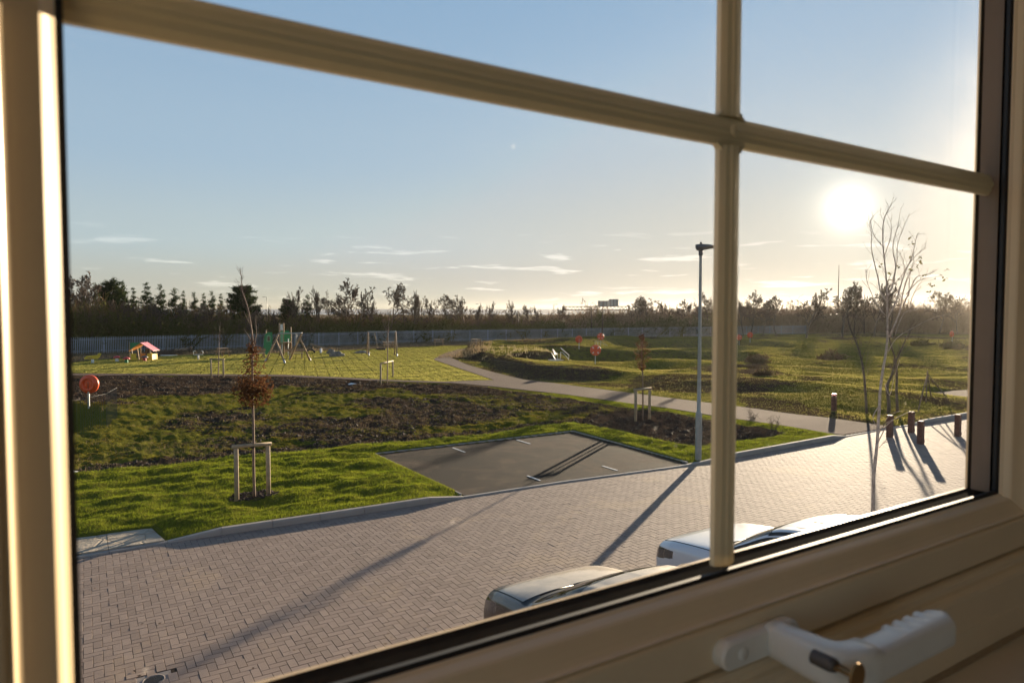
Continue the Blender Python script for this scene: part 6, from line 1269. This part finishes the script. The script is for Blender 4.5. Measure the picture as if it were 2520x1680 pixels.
    dq = D.ravel()[Q[:, 0]]; part((kq == 2) & (dq < 2.5), 'windscreen', m_glass_c); part((kq == 2) & (dq > 2.5), 'rear_window', m_glass_c); part(kq == 6, 'grille', m_trim)
    # nose: close the front with a curved bumper face
    fr = np.concatenate([V0[0, ::-1][:0], V0[0], V1[0][::-1][1:]]); n = len(fr); fc = fr.copy(); fc[:, 0] *= .86; fc[:, 1] += .055; fc[:, 2] = .25+(fc[:, 2]-.25)*.94; fd = fr.copy(); fd[:, 0] *= .5; fd[:, 1] += .085; fd[:, 2] = .30+(fd[:, 2]-.30)*.75; ce = np.array([[0, .09, .5]])
    P_ = np.concatenate([fr, fc, fd, ce]); F_ = [(i, i+1, n+i+1, n+i) for i in range(n-1)]+[(n+i, n+i+1, 2*n+i+1, 2*n+i) for i in range(n-1)]+[(2*n+i, 2*n+i+1, 3*n, 3*n) for i in range(n-1)]
    m = MB(); m.add([tuple(p) for p in P_], [f if f[2] != f[3] else f[:3] for f in F_], True); m.build('front_bumper', body, root)
    m = MB(); m.box(-.46, .46, .055, .105, .36, .56, .015); m.build('grille', m_trim, root); m = MB(); m.box(-.26, .26, .10, .118, .40, .51, .003); m.build('number_plate', m_wpaint, root)
    bk = np.concatenate([V0[-1], V1[-1][::-1][1:]]); m = MB(); m.add([tuple(p) for p in bk]+[(0, bk[0, 1]-.05, .6)], [(i, i+1, len(bk)) for i in range(len(bk)-1)], True); m.build('tailgate', body, root)
    for sgn in (-1, 1):
        for wd in wheels:
            cx = sgn*(float(np.interp(wd, dd, w))-.13); m = MB(); m.lathe([(.20, -.10), (wr-.03, -.11), (wr, -.07), (wr, .07), (wr-.03, .11), (.21, .10)], 30, (cx, -wd, wr), 'x'); wo_ = m.build('wheel', m_tyre, root)
            m = MB(); m.lathe([(0, .05*sgn), (.05, .06*sgn), (.19, .085*sgn), (.215, .10*sgn), (.215, -.05*sgn)], 24, (cx, -wd, wr), 'x')
            m.build('rim', m_alloy, wo_)
            m = MB(); n_ = 18; ri = wr+.058; vs = []
            for i in range(n_+1): a = math.pi*(-.08+1.16*i/n_); vs += [(sgn*(float(np.interp(wd, dd, w))-.004), -wd+ri*math.cos(a), wr+ri*math.sin(a)), (sgn*.45, -wd+ri*math.cos(a), wr+ri*math.sin(a))]
            m.add(vs, [(2*i, 2*i+2, 2*i+3, 2*i+1) for i in range(n_)]); m.build('wheel_arch', m_trim, root)
        mx_ = float(np.interp(win[0]+.17, dd, w)); mz = float(np.interp(win[0]+.17, dd, hs))+.07; m = MB(); nu, nw = 12, 7; vs = []
        for j in range(nw+1):
            ph = -math.pi/2+math.pi*j/nw
            for i in range(nu): th = 2*math.pi*i/nu; vs.append((sgn*(mx_+.10+.12*math.copysign(abs(math.sin(ph))**.8, math.sin(ph))), -win[0]-.17+.075*math.cos(ph)**.7*math.cos(th) if math.cos(ph) > 1e-6 else -win[0]-.17, mz+.075*(max(math.cos(ph), 0)**.7)*math.sin(th)))
        m.add(vs, [(j*nu+i, j*nu+(i+1) % nu, (j+1)*nu+(i+1) % nu, (j+1)*nu+i) for j in range(nw) for i in range(nu)], True); m.build('door_mirror', body, root)
        zl_ = float(np.interp(.3, dd, hs))
    # cabin
    m = MB(); m.box(-.66, .66, -ds[-1]+.5, -1.35, .35, .42); m.box(-.68, .68, -1.75, -1.35, .42, .90, .03); m.build('cabin_floor', m_tub, root)
    for sx_ in (-.36, .36):
        m = MB(); m.box(sx_-.25, sx_+.25, -2.55, -2.05, .42, .60, .05); m.bar((sx_, -2.55, .55), (sx_, -2.78, 1.14), .48, .14, bev=.04); m.bar((sx_, -2.80, 1.16), (sx_, -2.85, 1.34), .26, .09, bev=.03); m.build('seat', m_seat, root)
    m = MB(); m.tube([(.36+.18*math.cos(a), -1.90+.05*math.sin(a), .92+.17*math.sin(a)) for a in np.linspace(0, 2*math.pi, 24)], .014, 6); m.build('steering_wheel', m_seat, root)
    zc_ = float(np.interp(cowl, dd, ht))
    for xa, xb in ((-.15, -.66), (.42, -.10)): m = MB(); m.tube([(xa, -cowl-.01, zc_+.012), ((xa+xb)/2, -cowl-.06, zc_+.045), (xb, -cowl-.09, zc_+.045)], .009, 5); m.build('wiper', m_trim, root)
    if chrome:
        for sgn in (-1, 1):
            tops = [(sgn*(float(np.interp(d_, dd, wt))+.015), -d_, float(np.interp(d_, dd, zt))-.035) for d_ in np.linspace(win[0]+.1, win[1]-.25, 16)]; m = MB(); m.tube(tops, .011, 6); m.build('chrome_strip', m_chrome, root)
    return root
def T_(rows): return rows
dark = [(0, .70, .60, .66, .58, .645), (.05, .80, .70, .78, .66, .755), (.14, .855, .76, .86, .71, .835), (.34, .885, .83, .935, .745, .90), (.62, .90, .885, .99, .765, .95), (.88, .905, .915, 1.03, .775, .98), (1.02, .905, .92, 1.06, .77, .995),
        (1.32, .905, .93, 1.25, .72, 1.14), (1.70, .905, .935, 1.42, .67, 1.32), (2.10, .905, .94, 1.475, .64, 1.395), (2.7, .90, .945, 1.48, .63, 1.405), (3.3, .895, .955, 1.42, .62, 1.34), (3.75, .87, .97, 1.27, .63, 1.19), (4.05, .82, .96, 1.06, .66, 1.03), (4.2, .74, .80, .86, .6, .84)]
white = [(0, .66, .62, .68, .58, .665), (.05, .80, .74, .81, .66, .785), (.14, .86, .80, .88, .71, .86), (.36, .90, .865, .945, .75, .92), (.72, .915, .91, 1.0, .78, .97), (1.02, .92, .935, 1.035, .79, 1.0), (1.18, .92, .945, 1.07, .785, 1.02),
         (1.50, .92, .96, 1.30, .74, 1.19), (1.88, .92, .975, 1.50, .69, 1.40), (2.3, .92, .985, 1.58, .67, 1.50), (2.9, .915, 1.0, 1.62, .665, 1.54), (3.6, .91, 1.01, 1.60, .66, 1.52), (4.0, .895, 1.02, 1.50, .65, 1.42), (4.3, .86, 1.0, 1.22, .66, 1.17), (4.42, .80, .86, .94, .62, .92)]
pd_ = paint('dark_blue_grey_paint', (.012, .017, .022), .35, .25, (.42, .35, .27), da=1.1); pw_ = paint('white_car_paint', (.62, .64, .67), .05, .3, (.5, .44, .36), .15)  # dark car: dust plus the low sky's reflection painted in as a tan tint
make_car('parked_car', 'dark blue grey car with a chrome strip round its side windows, parked nearest the window', 4.84, 7.16, dark, pd_, 0.0, chrome=True, wheels=(.80, 3.3), cowl=.97, roof0=1.75, win=(1.12, 3.5))
make_car('parked_car', 'white family car with a ribbed roof parked behind the dark one', 7.85, 7.32, white, pw_, 0.0, ribs=True, cowl=1.14, roof0=1.9, win=(1.28, 4.0), wr=.345)
# ------------------------------------------------------------------ the air: thin sunlit haze over the whole site
m_haze = bpy.data.materials.new('haze'); m_haze.use_nodes = True; t = NT(m_haze); t.n.clear(); ou = t.node('ShaderNodeOutputMaterial'); pv_ = t.node('ShaderNodeVolumePrincipled')
pv_.inputs['Color'].default_value = (.96, .93, .88, 1); pv_.inputs['Density'].default_value = HAZE; pv_.inputs['Anisotropy'].default_value = .6; t.link(pv_.outputs[0], ou.inputs['Volume'])
m = MB(); m.box(-3200, 3200, -3200, 3200, -6, 36); o = m.build('haze', m_haze); o['kind'] = 'stuff'
